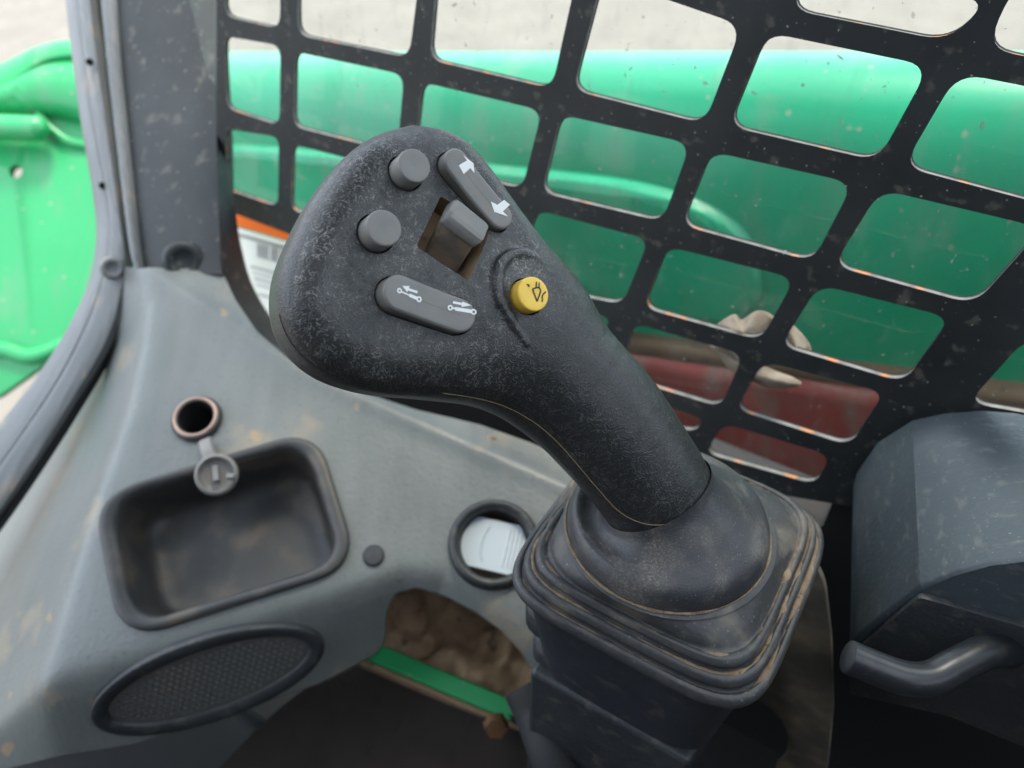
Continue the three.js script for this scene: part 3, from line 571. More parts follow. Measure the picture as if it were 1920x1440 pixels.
// ================================================================ CONTROL POD WITH RUBBER BOOT
const YB = YE - 0.327, BC = onY(1250, 984, YB);
const podFrame = new Frame(BC, V3(0, 1, 0), V3(1, 0, 0));          // local: u = back, v = inwards reversed, w = up
const pod = thing('control_pod', 'black control pod with a square ribbed rubber boot under the joystick', 'control pod', podFrame);
{
  const sq = (h, k, w, n = 96, dx = 0, dy = 0) => [...Array(n)].map((_, i) => { const t = i / n * 6.2832, c = Math.cos(t), s = Math.sin(t), e = 2 + 3.6 * k; const r = Math.pow(Math.pow(Math.abs(c), e) + Math.pow(Math.abs(s), e), -1 / e); return V3(h * r * c + dx, h * r * s + dy, w); });
  const prof = [[0.046, 0, 0.002], [0.0545, 0, -0.001], [0.0558, 0.05, -0.003], [0.0575, 0.35, -0.008], [0.0592, 0.7, -0.0125], [0.0605, 0.8, -0.0115], [0.0622, 0.85, -0.0118], [0.0636, 0.88, -0.0145], [0.0632, 0.9, -0.0178], [0.0641, 0.9, -0.019], [0.0655, 0.9, -0.0178], [0.0673, 0.9, -0.0182], [0.0687, 0.9, -0.0212], [0.0683, 0.9, -0.0245], [0.0692, 0.9, -0.0257], [0.0706, 0.9, -0.0245], [0.0724, 0.9, -0.025], [0.0738, 0.9, -0.0285], [0.0726, 0.9, -0.033], [0.069, 0.9, -0.036], [0.0668, 0.9, -0.042], [0.063, 0.9, -0.07], [0.058, 0.9, -0.11], [0.054, 0.9, -0.15]];
  const dense = []; const cv = new THREE.CatmullRomCurve3(prof.map(p => V3(...p)), false, 'centripetal'); for (let i = 0; i <= 130; i++) dense.push(cv.getPoint(i / 130));
  const cx = 0.004, cy = 0.006;
  const bootRings = (a, b) => dense.filter(p => p.z <= a && p.z >= b);
  part('skirt', boxUV(loft(bootRings(-0.0355, -1).map(p => sq(p.x, clamp(p.y, 0, 1), p.z, 128, cx, cy)).map(r => r.slice().reverse())), S1), std({ map: T.dark, color: lin(0.75, 0.75, 0.9), roughness: 0.5 }), pod, 'smooth black skirt below the ribs');
  part('rubber_boot', boxUV(loft(bootRings(1, -0.037).map(p => sq(p.x, clamp(p.y, 0, 1), p.z, 128, cx * clamp(p.z / -0.012), cy * clamp(p.z / -0.012))).map(r => r.slice().reverse())), S1), M.rubber, pod, 'ribbed rubber boot with dust along its folds');
  // dust packed in the folds, in uneven runs
  const foldM = std({ map: T.mud, color: lin(0.72, 0.80, 0.88), roughness: 1, bumpMap: T.mudBump, bumpScale: 0.001 });
  [[0.0603, 0.78, -0.0124], [0.0646, 0.9, -0.0186], [0.0697, 0.9, -0.0253]].forEach(([h, k, w], f) => {
    const N = 260, c = sq(h, k, w, N, cx, cy), rings = [];
    for (let i = 0; i < N; i++) {
      const t = i / N * 6.2832, side = 0.35 + 0.75 * Math.max(0, Math.abs(Math.cos(t)) - 0.15), r = 0.0023 * clamp(side * (0.65 + 1.9 * fbm(i * 24 / N, f * 3.7, 24, 4, 230)), 0.06, 1.2);
      const o = V3(Math.cos(t), Math.sin(t), 0); rings.push([...Array(8)].map((_, q) => { const a = q / 8 * 6.2832; return c[i].clone().addScaledVector(o, 0.9 * r * Math.cos(a)).add(V3(0, 0, 0.75 * r * Math.sin(a) - 0.0003)); }));
    }
    rings.push(rings[0]);
    part('fold_dust', boxUV(loft(rings), 0.06, [f * 0.3, 0]), foldM, pod, 'brown dust packed in a fold of the boot');
  });
  { const N = 160, rings = []; for (let i = 0; i <= N; i++) { const t = i / N * 6.2832, r = 0.0009 * clamp(0.8 + 1.1 * fbm(i * 20 / N, 0.5, 20, 3, 236), 0.25, 1.3), o = V3(Math.cos(t), Math.sin(t), 0); rings.push([...Array(6)].map((_, q) => { const a = q / 6 * 6.2832; return o.clone().multiplyScalar(0.0542 + r * Math.cos(a)).add(V3(0, 0, -0.0004 + 0.8 * r * Math.sin(a))); })); } part('rim_dust', boxUV(loft(rings), 0.06), foldM, pod, 'ring of brown dust round the collar'); }
  const box = (a, m, name, r = 0.004) => { const [x0, x1, y0, y1, z0, z1] = a; const g = new RoundedBoxGeometry(x1 - x0, y1 - y0, z1 - z0, 3, r); g.translate((x0 + x1) / 2, (y0 + y1) / 2, (z0 + z1) / 2); return part(name, boxUV(g, S1), m, pod); };
  // finned side of the housing, towards the dash
  for (const [w, o] of [[-0.075, 0.066], [-0.108, 0.060]]) { const ring = roundPoly([[-o, -0.047], [0.05, -0.047], [0.05, 0.05], [-o, 0.05]].map(p => new THREE.Vector2(...p)), 0.018, 6); const g = extrude(ring, 0.018, 0.003); g.translate(0, 0, w); part('housing_flange', boxUV(sharp(g), S1), M.dark, pod); }
  box([-0.052, 0.055, -0.054, 0.05, -0.36, -0.12], M.dark, 'housing');
  // bracket on the far side
  const BF = new Frame(onZ(1500, 1250, BC.z - 0.05), V3(0, 0, 1), V3(1, 0, 0));
  const shp = roundPoly([[1440, 1065], [1516, 1035], [1546, 1095], [1558, 1200], [1562, 1330], [1552, 1430], [1535, 1520], [1470, 1520], [1450, 1440], [1474, 1415], [1478, 1380], [1462, 1345], [1430, 1318], [1395, 1300], [1395, 1150]].map(p => P2(BF.hit(...p))), 0.008, 4);
  const bm = part('bracket', boxUV(sharp(extrude(shp, 0.005, 0.0012)), S1), std({ map: tex(512, (x, y) => mix3([0.09, 0.08, 0.062], [0.25, 0.195, 0.13], sstep(-0.2, 0.45, fbm(x * 7, y * 7, 7, 5, 170)))), roughness: 0.85 }), pod, 'dusty steel bracket plate'); bm.matrix.copy(podFrame.im.clone().multiply(BF.m)); bm.matrix.decompose(bm.position, bm.quaternion, bm.scale);
}

// ================================================================ JOYSTICK
const JN = FWD.clone().multiplyScalar(-0.868).addScaledVector(RIGHT, 0.492).addScaledVector(UPC, 0.065);
const JF = new Frame(at(780, 430, .33), JN, RIGHT);
const joy = thing('joystick', 'black textured joystick grip with grey switches and a yellow button', 'joystick', JF);
{
  const jl = (x, y, d) => JF.local(at(x, y, d));
  const RO = 0.0195, HT = 0.025;
  const sil = [[760, 242], [815, 250], [862, 275], [905, 322], [950, 385], [1000, 462], [1045, 525], [1060, 590], [1010, 660], [930, 715], [850, 742], [760, 744], [690, 736], [625, 717], [578, 690], [545, 655], [522, 612], [515, 562], [522, 508], [545, 448], [575, 388], [612, 334], [652, 290], [702, 258]].map(p => P2(JF.hit(p[0], p[1], -0.021)));
  const outline = new THREE.SplineCurve([...sil, sil[0]]).getPoints(110); outline.pop();
  const knots = [[740, 500, .368, .026], [900, 590, .373, .033], [1005, 668, .380, .0342], [1114, 768, .387, .0320], [1203, 882, .394, .0300], [1254, 962, .402, .0286], [1284, 1030, .414, .0280]].map(([x, y, d, r]) => [jl(x, y, d), r]);
  const kc = new THREE.CatmullRomCurve3(knots.map(k => k[0]), false, 'centripetal'), spine = [];
  for (let i = 0; i <= 24; i++) { const t = i / 24, a = t * (knots.length - 1), k = Math.min(knots.length - 2, Math.floor(a)), p = kc.getPoint(t); spine.push([p.x, p.y, p.z, lerp(knots[k][1], knots[k + 1][1], sstep(0, 1, a - k))]); }
  const smin = (a, b, k) => { const h = Math.max(k - Math.abs(a - b), 0) / k; return Math.min(a, b) - h * h * k * 0.25; };
  const cone = (p, a, b) => { const bx = b[0] - a[0], by = b[1] - a[1], bz = b[2] - a[2], px = p[0] - a[0], py = p[1] - a[1], pz = p[2] - a[2]; const t = clamp((px * bx + py * by + pz * bz) / (bx * bx + by * by + bz * bz)); return Math.hypot(px - bx * t, py - by * t, pz - bz * t) - lerp(a[3], b[3], t); };
  // table of distances to the head outline
  let lo = [1, 1, 1], hi = [-1, -1, -1]; const grow = (p, r) => p.forEach((v, i) => { lo[i] = Math.min(lo[i], v - r); hi[i] = Math.max(hi[i], v + r); });
  for (const p of outline) grow([p.x, p.y, -HT], 0.006); for (const p of spine) grow([p[0], p[1], p[2]], p[3] + 0.006); grow([0, 0, 0.006], 0.001); grow([0, 0, -2 * HT - 0.006], 0.001);
  const CS = 0.0012, U0 = lo[0], V0 = lo[1], W0 = lo[2], NU = Math.ceil((hi[0] - U0) / CS), NV = Math.ceil((hi[1] - V0) / CS), NW = Math.ceil((hi[2] - W0) / CS), tab = new Float32Array((NU + 1) * (NV + 1));
  for (let j = 0; j <= NV; j++) for (let i = 0; i <= NU; i++) tab[j * (NU + 1) + i] = sdPoly(outline, U0 + i * CS, V0 + j * CS);
  const sd2 = (x, y) => { const a = clamp((x - U0) / CS, 0, NU - 0.001), b = clamp((y - V0) / CS, 0, NV - 0.001), i = Math.floor(a), j = Math.floor(b), k = j * (NU + 1) + i; return lerp(lerp(tab[k], tab[k + 1], a - i), lerp(tab[k + NU + 1], tab[k + NU + 2], a - i), b - j); };
  let ridge = [];
  const base = (x, y, z) => {
    const qx = sd2(x, y) + RO, qz = Math.abs(z + HT) - HT + RO;
    let d = Math.hypot(Math.max(qx, 0), Math.max(qz, 0)) + Math.min(Math.max(qx, qz), 0) - RO;
    let s = 1e9; const p = [x, y, z];
    for (let i = 0; i + 1 < spine.length; i++) s = Math.min(s, cone(p, spine[i], spine[i + 1]));
    return smin(d, s, 0.026);
  };
  const trace = (x, y, f = base) => { const o = JF.eye, d = JF.dir(ray(x, y)); let t = 0.2; for (let i = 0; i < 80; i++) { const s = f(o.x + d.x * t, o.y + d.y * t, o.z + d.z * t); t += s * 0.9; if (s < 1e-5) break; } return o.clone().addScaledVector(d, t); };
  const grad = (p, f, e = 0.0008) => V3(f(p.x + e, p.y, p.z) - f(p.x - e, p.y, p.z), f(p.x, p.y + e, p.z) - f(p.x, p.y - e, p.z), f(p.x, p.y, p.z + e) - f(p.x, p.y, p.z - e)).normalize();
  // raised crescent beside the yellow button, and the flat scooped round it
  { const rk = [[1022, 496, .0008], [1000, 480, .0018], [968, 476, .0026], [941, 492, .0029], [932, 525, .0029], [938, 562, .0028], [958, 598, .0024], [988, 645, .0008]], rc = new THREE.CatmullRomCurve3(rk.map(([x, y]) => trace(x, y)), false, 'centripetal');
    for (let i = 0; i <= 36; i++) { const t = i / 36, a = t * (rk.length - 1), k = Math.min(rk.length - 2, Math.floor(a)), p = rc.getPoint(t), n = grad(p, base); p.addScaledVector(n, -base(p.x, p.y, p.z) - 0.0003); ridge.push([p.x, p.y, p.z, lerp(rk[k][2], rk[k + 1][2], a - k)]); } }
  const yc = trace(988, 556), yn = grad(yc, base, 0.006).lerp(V3(0, 0, 1), 0.75).normalize();
  const field = (x, y, z) => {
    let d = base(x, y, z); if (d > 0.02 || d < -0.02) return d;
    let s = 1e9; const p = [x, y, z]; for (let i = 0; i + 1 < ridge.length; i++) s = Math.min(s, cone(p, ridge[i], ridge[i + 1]));
    d = smin(d, s, 0.0014);
    return d;
  };
  // surface nets
  const nx = NU, ny = NV, nz = NW, F = new Float32Array((nx + 1) * (ny + 1) * (nz + 1)).fill(1), id = (i, j, k) => (k * (ny + 1) + j) * (nx + 1) + i;
  const ST = 4;                                                   // skip blocks far from the surface
  for (let K = 0; K < nz; K += ST) for (let J = 0; J < ny; J += ST) for (let I = 0; I < nx; I += ST) {
    const c = base(U0 + (I + ST / 2) * CS, V0 + (J + ST / 2) * CS, W0 + (K + ST / 2) * CS), far = Math.abs(c) > CS * ST * 1.5 + 0.006;
    for (let k = K; k <= Math.min(nz, K + ST); k++) for (let j = J; j <= Math.min(ny, J + ST); j++) for (let i = I; i <= Math.min(nx, I + ST); i++) { const q = id(i, j, k); if (F[q] === 1) F[q] = far ? (c > 0 ? 0.9 : -0.9) : field(U0 + i * CS, V0 + j * CS, W0 + k * CS); else if (!far && Math.abs(F[q]) === 0.9) F[q] = field(U0 + i * CS, V0 + j * CS, W0 + k * CS); }
  }
  const vid = new Int32Array(nx * ny * nz).fill(-1), cid = (i, j, k) => (k * ny + j) * nx + i, pos = [], nor = [], idx = [];
  const E = [[0, 1], [2, 3], [4, 5], [6, 7], [0, 2], [1, 3], [4, 6], [5, 7], [0, 4], [1, 5], [2, 6], [3, 7]];
  for (let k = 0; k < nz; k++) for (let j = 0; j < ny; j++) for (let i = 0; i < nx; i++) {
    const c = []; let m = 0; for (let b = 0; b < 8; b++) { const v = F[id(i + (b & 1), j + ((b >> 1) & 1), k + (b >> 2))]; c.push(v); if (v < 0) m |= 1 << b; }
    if (m === 0 || m === 255) continue;
    let sx = 0, sy = 0, sz = 0, n = 0;
    for (const [a, b] of E) if ((c[a] < 0) !== (c[b] < 0)) { const t = c[a] / (c[a] - c[b]); sx += lerp(a & 1, b & 1, t); sy += lerp((a >> 1) & 1, (b >> 1) & 1, t); sz += lerp(a >> 2, b >> 2, t); n++; }
    const p = V3(U0 + (i + sx / n) * CS, V0 + (j + sy / n) * CS, W0 + (k + sz / n) * CS);
    const g = grad(p, field); p.addScaledVector(g, -clamp(field(p.x, p.y, p.z), -CS, CS));
    vid[cid(i, j, k)] = pos.length / 3; pos.push(p.x, p.y, p.z); const g2 = grad(p, field); nor.push(g2.x, g2.y, g2.z);
  }
  const quad = (a, b, c, d, flip) => { if (a < 0 || b < 0 || c < 0 || d < 0) return; flip ? idx.push(a, c, b, a, d, c) : idx.push(a, b, c, a, c, d); };
  for (let k = 1; k < nz; k++) for (let j = 1; j < ny; j++) for (let i = 1; i < nx; i++) {
    const s = F[id(i, j, k)] < 0;
    if (s !== F[id(i + 1, j, k)] < 0) quad(vid[cid(i, j - 1, k - 1)], vid[cid(i, j, k - 1)], vid[cid(i, j, k)], vid[cid(i, j - 1, k)], !s);
    if (s !== F[id(i, j + 1, k)] < 0) quad(vid[cid(i - 1, j, k - 1)], vid[cid(i - 1, j, k)], vid[cid(i, j, k)], vid[cid(i, j, k - 1)], !s);
    if (s !== F[id(i, j, k + 1)] < 0) quad(vid[cid(i - 1, j - 1, k)], vid[cid(i, j - 1, k)], vid[cid(i, j, k)], vid[cid(i - 1, j, k)], !s);
  }
  let grip = new THREE.BufferGeometry();
  grip.setAttribute('position', new THREE.Float32BufferAttribute(pos, 3)); grip.setAttribute('normal', new THREE.Float32BufferAttribute(nor, 3)); grip.setAttribute('uv', new THREE.Float32BufferAttribute(new Float32Array(pos.length / 3 * 2), 2)); grip.setIndex(idx);
  console.log('grip', pos.length / 3, 'verts', idx.length / 3, 'tris');

  // grain: worn raised veins with dust, thicker on the head than on the hand part
  const GS = 0.26, hp = (x, y, w = 0) => JF.hit(x, y, w);
  const spots = [[hp(950, 510), 0.026, 0.95], [hp(700, 620), 0.035, 0.75], [hp(880, 640), 0.030, 0.75], [hp(620, 480), 0.05, 0.75], [hp(800, 450), 0.05, 0.75], [hp(760, 300), 0.045, 0.8]];
  const grain = (x, y) => {
    const wx = x + 0.006 * pn(x * 40, y * 40, 40, 201), wy = y + 0.006 * pn(x * 40 + 9, y * 40, 40, 202);
    const n1 = pn(wx * 160, wy * 118, 18880, 203), n2 = pn(wx * 108, wy * 178, 19224, 204);
    const a = 1 - sstep(0.03, 0.2, Math.abs(n1)), b = 1 - sstep(0.03, 0.17, Math.abs(n2));
    return Math.max(a * sstep(-0.25, 0.1, pn(x * 150 + 3, y * 150, 150, 205)), b * sstep(-0.15, 0.25, pn(x * 140, y * 140 + 5, 140, 206)));
  };
  const gmap = new Float32Array(2048 * 2048);
  for (let j = 0; j < 2048; j++) for (let i = 0; i < 2048; i++) gmap[j * 2048 + i] = grain((i + .5) / 2048, (j + .5) / 2048);
  const gAt = (x, y) => gmap[Math.floor(y * 2048) * 2048 + Math.floor(x * 2048)];
  const bumpT = tex(2048, (x, y) => 0.25 + 0.6 * gAt(x, y), true);
  const colT = tex(2048, (x, y) => {
    const lx = (x - 0.5) * GS, ly = (y - 0.5) * GS, g = gAt(x, y);
    let dust = 0.2; for (const [p, r, a] of spots) dust = Math.max(dust, a * Math.exp(-((lx - p.x) ** 2 + (ly - p.y) ** 2) / (r * r)));
    dust = clamp(dust * (0.85 + 1.1 * fbm(x * 14, y * 14, 14, 4, 210)));
    let c = [0.0145, 0.0155, 0.0165];
    c = mix3(c, [0.31, 0.30, 0.275], dust * (0.10 + 0.68 * g * sstep(-0.45, 0.2, pn(x * 60, y * 60, 60, 212))));
    return mix3(c, [0.30, 0.27, 0.22], 0.5 * dust * sstep(0.55, 0.7, pn(x * 300, y * 300, 300, 214)));
  });
  const gripM = std({ map: colT, bumpMap: bumpT, bumpScale: 0.0002, roughness: 0.4 });

  // wells cut into the grip
  const ev = new Evaluator(); ev.attributes = ['position', 'normal', 'uv']; ev.useGroups = true;
  let A = new Brush(grip, gripM); A.updateMatrixWorld();
  const cut = (geo, m) => { if (geo.index === null) geo = mergeVertices(geo); const b = new Brush(geo, m); b.updateMatrixWorld(); A = ev.evaluate(A, b, SUBTRACTION); };
  const prism = (pts, w0, w1) => { const s = new THREE.ExtrudeGeometry(new THREE.Shape(pts), { depth: w1 - w0, bevelEnabled: false }); s.translate(0, 0, w0); return s; };
  const circ = (c, r, n = 40) => [...Array(n)].map((_, i) => { const t = i / n * 6.2832; return new THREE.Vector2(c.x + r * Math.cos(t), c.y + r * Math.sin(t)); });
  const stad = (a, b, r, n = 14) => { const t = Math.atan2(b.y - a.y, b.x - a.x), o = []; for (let i = 0; i <= n; i++) o.push(new THREE.Vector2(b.x + r * Math.cos(t - Math.PI / 2 + Math.PI * i / n), b.y + r * Math.sin(t - Math.PI / 2 + Math.PI * i / n))); for (let i = 0; i <= n; i++) o.push(new THREE.Vector2(a.x + r * Math.cos(t + Math.PI / 2 + Math.PI * i / n), a.y + r * Math.sin(t + Math.PI / 2 + Math.PI * i / n))); return o; };
  const BH = 0.0105;
  const rounds = [[hp(778, 310, BH), 0.0072], [hp(721, 427, BH), 0.0076]];
  const rocks = [[hp(859, 303, 0.0075), hp(940, 403, 0.0075), 0.0062], [hp(752, 548, 0.009), hp(863, 590, 0.009), 0.0076]];
  for (const [c, r] of rounds) cut(prism(circ(c, r + 0.0009), -0.010, 0.01), gripM);
  for (const [a, b, r] of rocks) cut(prism(stad(a, b, r + 0.0008), -0.010, 0.02), gripM);
  const dia = [[826, 368], [778, 463], [867, 532], [916, 428]].map(p => P2(hp(...p)));
  cut(prism(roundPoly(dia, 0.0012, 3), -0.0165, 0.01), M.well);
  const yq = new THREE.Quaternion().setFromUnitVectors(V3(0, 0, 1), yn), yP = new Frame(yc.clone().applyMatrix4(JF.m), yn.clone().transformDirection(JF.m), RIGHT);
  { const g = new THREE.CylinderGeometry(0.0086, 0.0086, 0.02, 40); g.rotateX(Math.PI / 2); g.applyQuaternion(yq); g.translate(yc.x, yc.y, yc.z); cut(g, gripM); }
  const res = A.geometry; const mats = Array.isArray(A.material) ? A.material : [A.material];
  const mesh0 = res.index ? res.toNonIndexed() : res; for (const gr of res.groups) mesh0.addGroup?.(gr.start, gr.count, gr.materialIndex);
  if (res.index) { mesh0.clearGroups(); for (const gr of res.groups) mesh0.addGroup(gr.start, gr.count, gr.materialIndex); }
  part('grip', boxUV(mesh0, GS), mats, joy);

  // round push buttons
  const btn = (r, h) => { const g = new THREE.LatheGeometry([[r * 1.0, -0.009], [r, h - 0.0012], [r * 0.97, h - 0.0004], [r * 0.9, h], [r * 0.6, h - 0.0001], [0.0001, h - 0.0003]].map(p => new THREE.Vector2(...p)), 44); g.rotateX(Math.PI / 2); return g; };
  for (const [c, r] of rounds) { const b = part('round_button', boxUV(btn(r, BH), 0.05, [c.x * 9, c.y * 7]), M.grey, joy); b.position.set(c.x, c.y, 0); }
  // rocker switches
  const rocker = (a, b, r, H, name) => {
    const mid = a.clone().lerp(b, 0.5), L = a.distanceTo(b) / 2, t = Math.atan2(b.y - a.y, b.x - a.x), top = x => H - 0.0016 * (1 - Math.pow(clamp(Math.abs(x) / (L + r)), 2)) ;
    const ringAt = (ins, w, isTop) => { const o = []; const n = 22, rr = Math.max(r - ins, 0.00005), m = 14; const push = (x, y) => o.push(V3(x, y, (isTop ? top(x) : 0) + w)); for (let i = 0; i <= n; i++) { const q = -Math.PI / 2 + Math.PI * i / n; push(L + rr * Math.cos(q), rr * Math.sin(q)); } for (let i = 1; i < m; i++) push(L - 2 * L * i / m, rr); for (let i = 0; i <= n; i++) { const q = Math.PI / 2 + Math.PI * i / n; push(-L + rr * Math.cos(q), rr * Math.sin(q)); } for (let i = 1; i < m; i++) push(-L + 2 * L * i / m, -rr); return o; };
    const rings = [ringAt(0, -0.010), ringAt(0, -0.0018, true), ringAt(0.0001, -0.0011, true), ringAt(0.0006, -0.0003, true), ringAt(0.0014, 0, true), ringAt(r * 0.5, 0, true), ringAt(r * 0.8, 0, true), ringAt(r, 0, true)];
    const m = part(name, boxUV(loft(rings), 0.05, [a.x * 8, a.y * 5]), M.grey, joy); m.position.set(mid.x, mid.y, 0); m.rotation.z = t;
    return { m, top: (x, y) => { const dx = x - mid.x, dy = y - mid.y; return top(dx * Math.cos(t) + dy * Math.sin(t)); }, inv: (x, y) => { const dx = x - mid.x, dy = y - mid.y; return [dx * Math.cos(t) + dy * Math.sin(t), -dx * Math.sin(t) + dy * Math.cos(t)]; } };
  };
  const R1 = rocker(...rocks[0], 0.0078, 'rocker_switch'), R2 = rocker(...rocks[1], 0.0094, 'rocker_switch');
  // printed symbols: thin shapes that follow the key top
  const printOn = (rk, shapes, name, mat) => {
    const gs = shapes.map(([pts, holes = []]) => { const s = new THREE.Shape(pts); for (const h of holes) s.holes.push(new THREE.Path(h)); const g = new THREE.ShapeGeometry(s); const p = g.attributes.position; for (let i = 0; i < p.count; i++) { const x = p.getX(i), y = p.getY(i), w = rk.top(x, y) + 0.00012, [u, v] = rk.inv(x, y); p.setXYZ(i, u, v, w); } return g; });
    part(name, mergeGeometries(gs), mat, rk.m);
  };
  const z1 = (x, y) => P2(hp(500 + x / 3, 220 + y / 3, 0.0074)), z2 = (x, y) => P2(hp(680 + x / 5.053, 480 + y / 5.053, 0.0087));
  printOn(R1, [[[[1083, 268], [1130, 240], [1107, 212], [1168, 256], [1174, 310], [1150, 282], [1113, 316]].map(p => z1(...p))]], 'printed_arrow', M.print);
  printOn(R1, [[[[1371, 490], [1340, 462], [1302, 490], [1266, 470], [1284, 530], [1357, 557], [1331, 528]].map(p => z1(...p))]], 'printed_arrow', M.print);
  const bar = (a, b, w, z) => { const A1 = z(...a), B1 = z(...b), d = B1.clone().sub(A1).normalize(), n = new THREE.Vector2(-d.y, d.x).multiplyScalar(w); return [A1.clone().add(n), A1.clone().sub(n), B1.clone().sub(n), B1.clone().add(n)]; };
  const ringS = (c, r, z) => { const C = z(...c); return [circ(C, r, 20), [circ(C, r * 0.45, 14)]]; };
  printOn(R2, [[[[378, 282], [450, 284], [440, 303], [528, 330], [522, 352], [434, 325], [424, 341]].map(p => z2(...p))], ringS([350, 328], 0.0011, z2), [bar([365, 336], [450, 372], 0.0003, z2)], [bar([446, 369], [528, 402], 0.0007, z2)], ringS([540, 407], 0.00125, z2)], 'printed_cylinder_symbol', M.print);
  printOn(R2, [[[[1028, 469], [945, 430], [945, 444], [862, 425], [858, 447], [940, 466], [938, 482]].map(p => z2(...p))], ringS([835, 488], 0.0012, z2), [bar([855, 491], [885, 497], 0.0004, z2)], [bar([880, 499], [1026, 526], 0.0008, z2)], ringS([1047, 531], 0.0013, z2)], 'printed_cylinder_symbol', M.print);
  // rocking paddle in the square well
  {
    const b0 = hp(832, 478, -0.013), b1 = hp(838, 445, 0.002), t0 = hp(862, 425, 0.006), t1 = hp(884, 409, 0.0125);
    const wd = hp(915, 437, 0.01).sub(hp(852, 386, 0.01)); wd.z = 0; wd.normalize();
    const axis = [[b0, .0090, .0062], [b0.clone().lerp(t0, 0.5), .0090, .0058], [t0, .0091, .0056], [t0.clone().lerp(t1, 0.08), .0096, .0062], [t0.clone().lerp(t1, 0.55), .0097, .0061], [t0.clone().lerp(t1, 0.8), .0095, .0055], [t0.clone().lerp(t1, 0.95), .0086, .0042], [t1, .0070, .0022]];
    const dir = t1.clone().sub(b0).normalize(), th = dir.clone().cross(wd).normalize(), w2 = wd.clone();
    const mk = list => loft(list.map(([c, a, b]) => roundPoly([[-a, -b], [a, -b], [a, b], [-a, b]].map(p => new THREE.Vector2(...p)), 0.0022, 5).map(p => c.clone().addScaledVector(w2, p.x).addScaledVector(th, p.y))), { cap0: true, cap1: true });
    const pd = part('paddle_switch', boxUV(toCreasedNormals(mk(axis.slice(2)), 0.9), 0.05), M.grey, joy, 'grey rocking paddle in a square well');
    part('paddle_stem', boxUV(toCreasedNormals(mk(axis.slice(0, 3)), 0.9), 0.05), M.paddle, pd);
  }
  // yellow button
  {
    const g = btn(0.0078, 0.0062); const b = part('yellow_button', boxUV(g, 0.05), M.yellow, joy, 'yellow push button with a black symbol'); b.position.copy(yc); b.quaternion.copy(yq);
    const inv = new THREE.Matrix4().compose(yc, yq, V3(1, 1, 1)).invert(), HY = 0.00625;
    const z = (x, y) => { const o = JF.eye.clone().applyMatrix4(inv), d = JF.dir(ray(680 + x / 5.053, 480 + y / 5.053)).transformDirection(inv); return P2(o.addScaledVector(d, (HY - o.z) / d.z)); };
    const seg = (a, b2, w = 0.00032) => bar(a, b2, w, z);
    const L = [[1612, 312], [1645, 299], [1676, 299], [1689, 330], [1654, 430], [1612, 312]], Wv = [[1737, 336], [1710, 362], [1700, 388], [1707, 408], [1698, 434]];
    const list = []; for (let i = 0; i + 1 < L.length; i++) list.push(seg(L[i], L[i + 1])); for (let i = 0; i + 1 < Wv.length; i++) list.push(seg(Wv[i], Wv[i + 1]));
    list.push(seg([1647, 242], [1645, 299]), seg([1672, 250], [1672, 299]), [[1548, 268], [1560, 262], [1566, 270], [1578, 264], [1586, 292], [1562, 288], [1566, 278]].map(p => z(...p)));
    const gs = list.map(p => { const q = new THREE.ShapeGeometry(new THREE.Shape(p)); q.translate(0, 0, HY); return q; });
    part('printed_symbol', mergeGeometries(gs), M.ink, b);
  }
  // moulding seams
  const seam = (pts, r, m, name, lift = 0) => { const c = curve3(pts.map(p => { const q = trace(...p); return q.addScaledVector(grad(q, base), lift); })); const pp = c.getPoints(120).map(p => p.addScaledVector(grad(p, base), -base(p.x, p.y, p.z) + lift)); part(name, new THREE.TubeGeometry(new THREE.CatmullRomCurve3(pp), 240, r, 6), m, joy); };
  seam([[830, 737], [900, 748], [960, 768], [1020, 806], [1075, 862], [1120, 915], [1160, 958], [1205, 981], [1250, 983], [1292, 964], [1318, 930]], 0.00032, M.dustLine, 'moulding_seam', 0);
  seam([[524, 590], [534, 620], [556, 656], [590, 686], [624, 706]], 0.0003, M.black, 'cap_seam', 0);

  // flared collar at the foot
  const R = 0.0535, foot = spine[18], fp = V3(foot[0], foot[1], foot[2]), ax1 = V3(spine[17][0] - spine[21][0], spine[17][1] - spine[21][1], spine[17][2] - spine[21][2]).normalize();
  const b0 = JF.local(BC), ax0 = podFrame.w.clone().transformDirection(JF.im), hgt = fp.clone().sub(b0).dot(ax0);
  const cp = new THREE.SplineCurve([[1.0, -0.10], [1.005, 0.02], [0.985, 0.16], [0.93, 0.33], [0.83, 0.46], [0.68, 0.54], [0.46, 0.61], [0.25, 0.70], [0.08, 0.84], [0.0, 1.03]].map(p => new THREE.Vector2(...p))).getPoints(46);
  const crings = cp.map(({ x, y }) => {
    const q = clamp(1 - x), ax = ax0.clone().lerp(ax1, q * q).normalize(), c = b0.clone().addScaledVector(ax0, hgt * y), lat = fp.clone().sub(b0).addScaledVector(ax0, -hgt);
    c.addScaledVector(lat, sstep(0.05, 1, q)); const rad = lerp(foot[3] + 0.0007, R, clamp(x, 0, 1.01));
    const e1 = V3(0, 0, 1).cross(ax).normalize(), e2 = ax.clone().cross(e1);
    return [...Array(88)].map((_, i) => { const t = i / 88 * 6.2832; return c.clone().addScaledVector(e1, rad * Math.cos(t)).addScaledVector(e2, rad * Math.sin(t)); });
  });
  const lg = loft(crings);
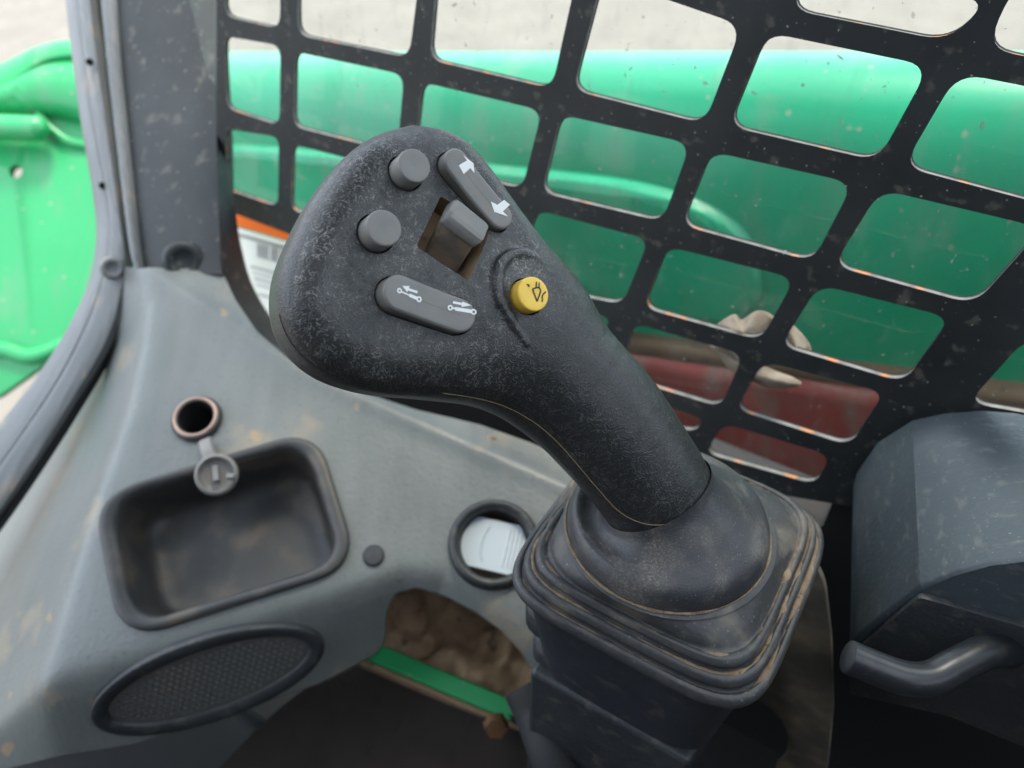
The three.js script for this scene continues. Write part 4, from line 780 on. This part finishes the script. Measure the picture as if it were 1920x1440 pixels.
  part('flared_collar', boxUV(lg, GS * 0.8), std({ map: tex(1024, (x, y) => { const g = gAt((x * 1.0) % 1, y % 1); let c = [0.036, 0.037, 0.042]; c = mix3(c, [0.21, 0.19, 0.16], (0.25 + 0.5 * g) * sstep(-0.15, 0.4, fbm(x * 8, y * 8, 8, 5, 220))); return mix3(c, [0.42, 0.40, 0.36], 0.6 * specks(x, y, 120, 0.6, 225)); }), bumpMap: bumpT, bumpScale: 0.00012, roughness: 0.42 }), joy, 'dusty flared rubber collar');
}

// ================================================================ ARMREST HOUSING AT THE RIGHT
{
  const Z1 = -0.311;
  const f = new Frame(onZ(1725, 1100, Z1), V3(0, 0, 1), V3(1, 0, 0));
  const g = thing('armrest_housing', 'dark blue grey armrest housing at the right edge', 'armrest', f);
  const q = (x, y) => P2(f.hit(x, y));
  const far = (x, y, z) => P2(f.hit(x, y, z));
  const ZF = 0.122;                                              // reaches back to the cab wall
  const fr = (x, y) => f.hit(x, y, -ZF);
  const nearP = [[1592, 1300], [1593, 1250], [1597, 1208], [1612, 1188], [1665, 1146], [1725, 1100], [1725.5, 1099.6], [1790, 1074], [1860, 1056], [1940, 1047], [2040, 1046], [2170, 1060], [2170, 1500], [1780, 1340]].map(p => f.hit(...p, 0));
  const farP = [[1598, 1080], [1598, 1000], [1600, 905], [1606, 880], [1645, 822], [1710, 781], [1710.5, 780.6], [1770, 768], [1840, 763], [1900, 768], [1960, 780], [2060, 810], [2060, 1100], [1780, 1090]].map(p => fr(...p));
  const rings = []; const mid = (k, b) => nearP.map((p, i) => { const q = p.clone().lerp(farP[i], k); return q; });
  for (const k of [0, 0.006, 0.02, 0.25, 0.5, 0.75, 0.97, 1]) { const r = mid(k); const c = r.reduce((a, p) => a.add(p), V3(0, 0, 0)).multiplyScalar(1 / r.length); const inset = k === 0 ? 0.0022 : k === 0.006 ? 0.0007 : k === 1 ? 0.004 : 0; rings.push(r.map(p => p.clone().addScaledVector(c.clone().sub(p).setZ(0).normalize(), inset))); }
  part('hood', boxUV(loft(rings, { cap0: true, cap1: true }), S1), std({ map: tex(1024, (x, y) => { let c = mix3([0.043, 0.055, 0.064], [0.058, 0.071, 0.080], clamp(0.5 + fbm(x * 5, y * 5, 5, 5, 250))); c = mix3(c, [0.17, 0.175, 0.16], 0.35 * sstep(0.1, 0.5, fbm(x * 26, y * 60, 1560, 4, 253))); return mix3(c, [0.3, 0.3, 0.28], 0.4 * specks(x, y, 100, 0.58, 255)); }), roughness: 0.42, bumpMap: T.dashBump, bumpScale: 0.0002 }), g);
  const ep = extrude(roundPoly([[1602, 1214], [1725, 1108], [1930, 1166], [2170, 1240], [2170, 1490], [1780, 1332], [1596, 1292]].map(p => q(...p)), 0.003, 3), 0.005, 0.0014, [], 2); ep.translate(0, 0, 0.0045);
  part('end_plate', boxUV(sharp(ep), S1), M.dark, g);
}
{
  const g = thing('bent_handle', 'black bent handle bar sticking out below the armrest housing', 'handle');
  const c = curve3([at(1592, 1232, .372), at(1640, 1252, .370), at(1700, 1272, .367), at(1745, 1272, .367), at(1790, 1250, .37), at(1850, 1222, .376), at(1890, 1222, .385)]);
  part('bar', boxUV(new THREE.TubeGeometry(c, 60, 0.0082, 20), S1), std({ map: T.dark, color: lin(0.6, 0.6, 0.65), roughness: 0.33 }), g);
  const cp = new THREE.SphereGeometry(0.0082, 20, 14); cp.scale(0.35, 1, 1); const m = part('end_cap', cp, M.dark, g); m.position.copy(c.getPoint(0)); m.quaternion.setFromUnitVectors(V3(-1, 0, 0), c.getTangent(0).negate());
}

renderer.render(scene, camera);
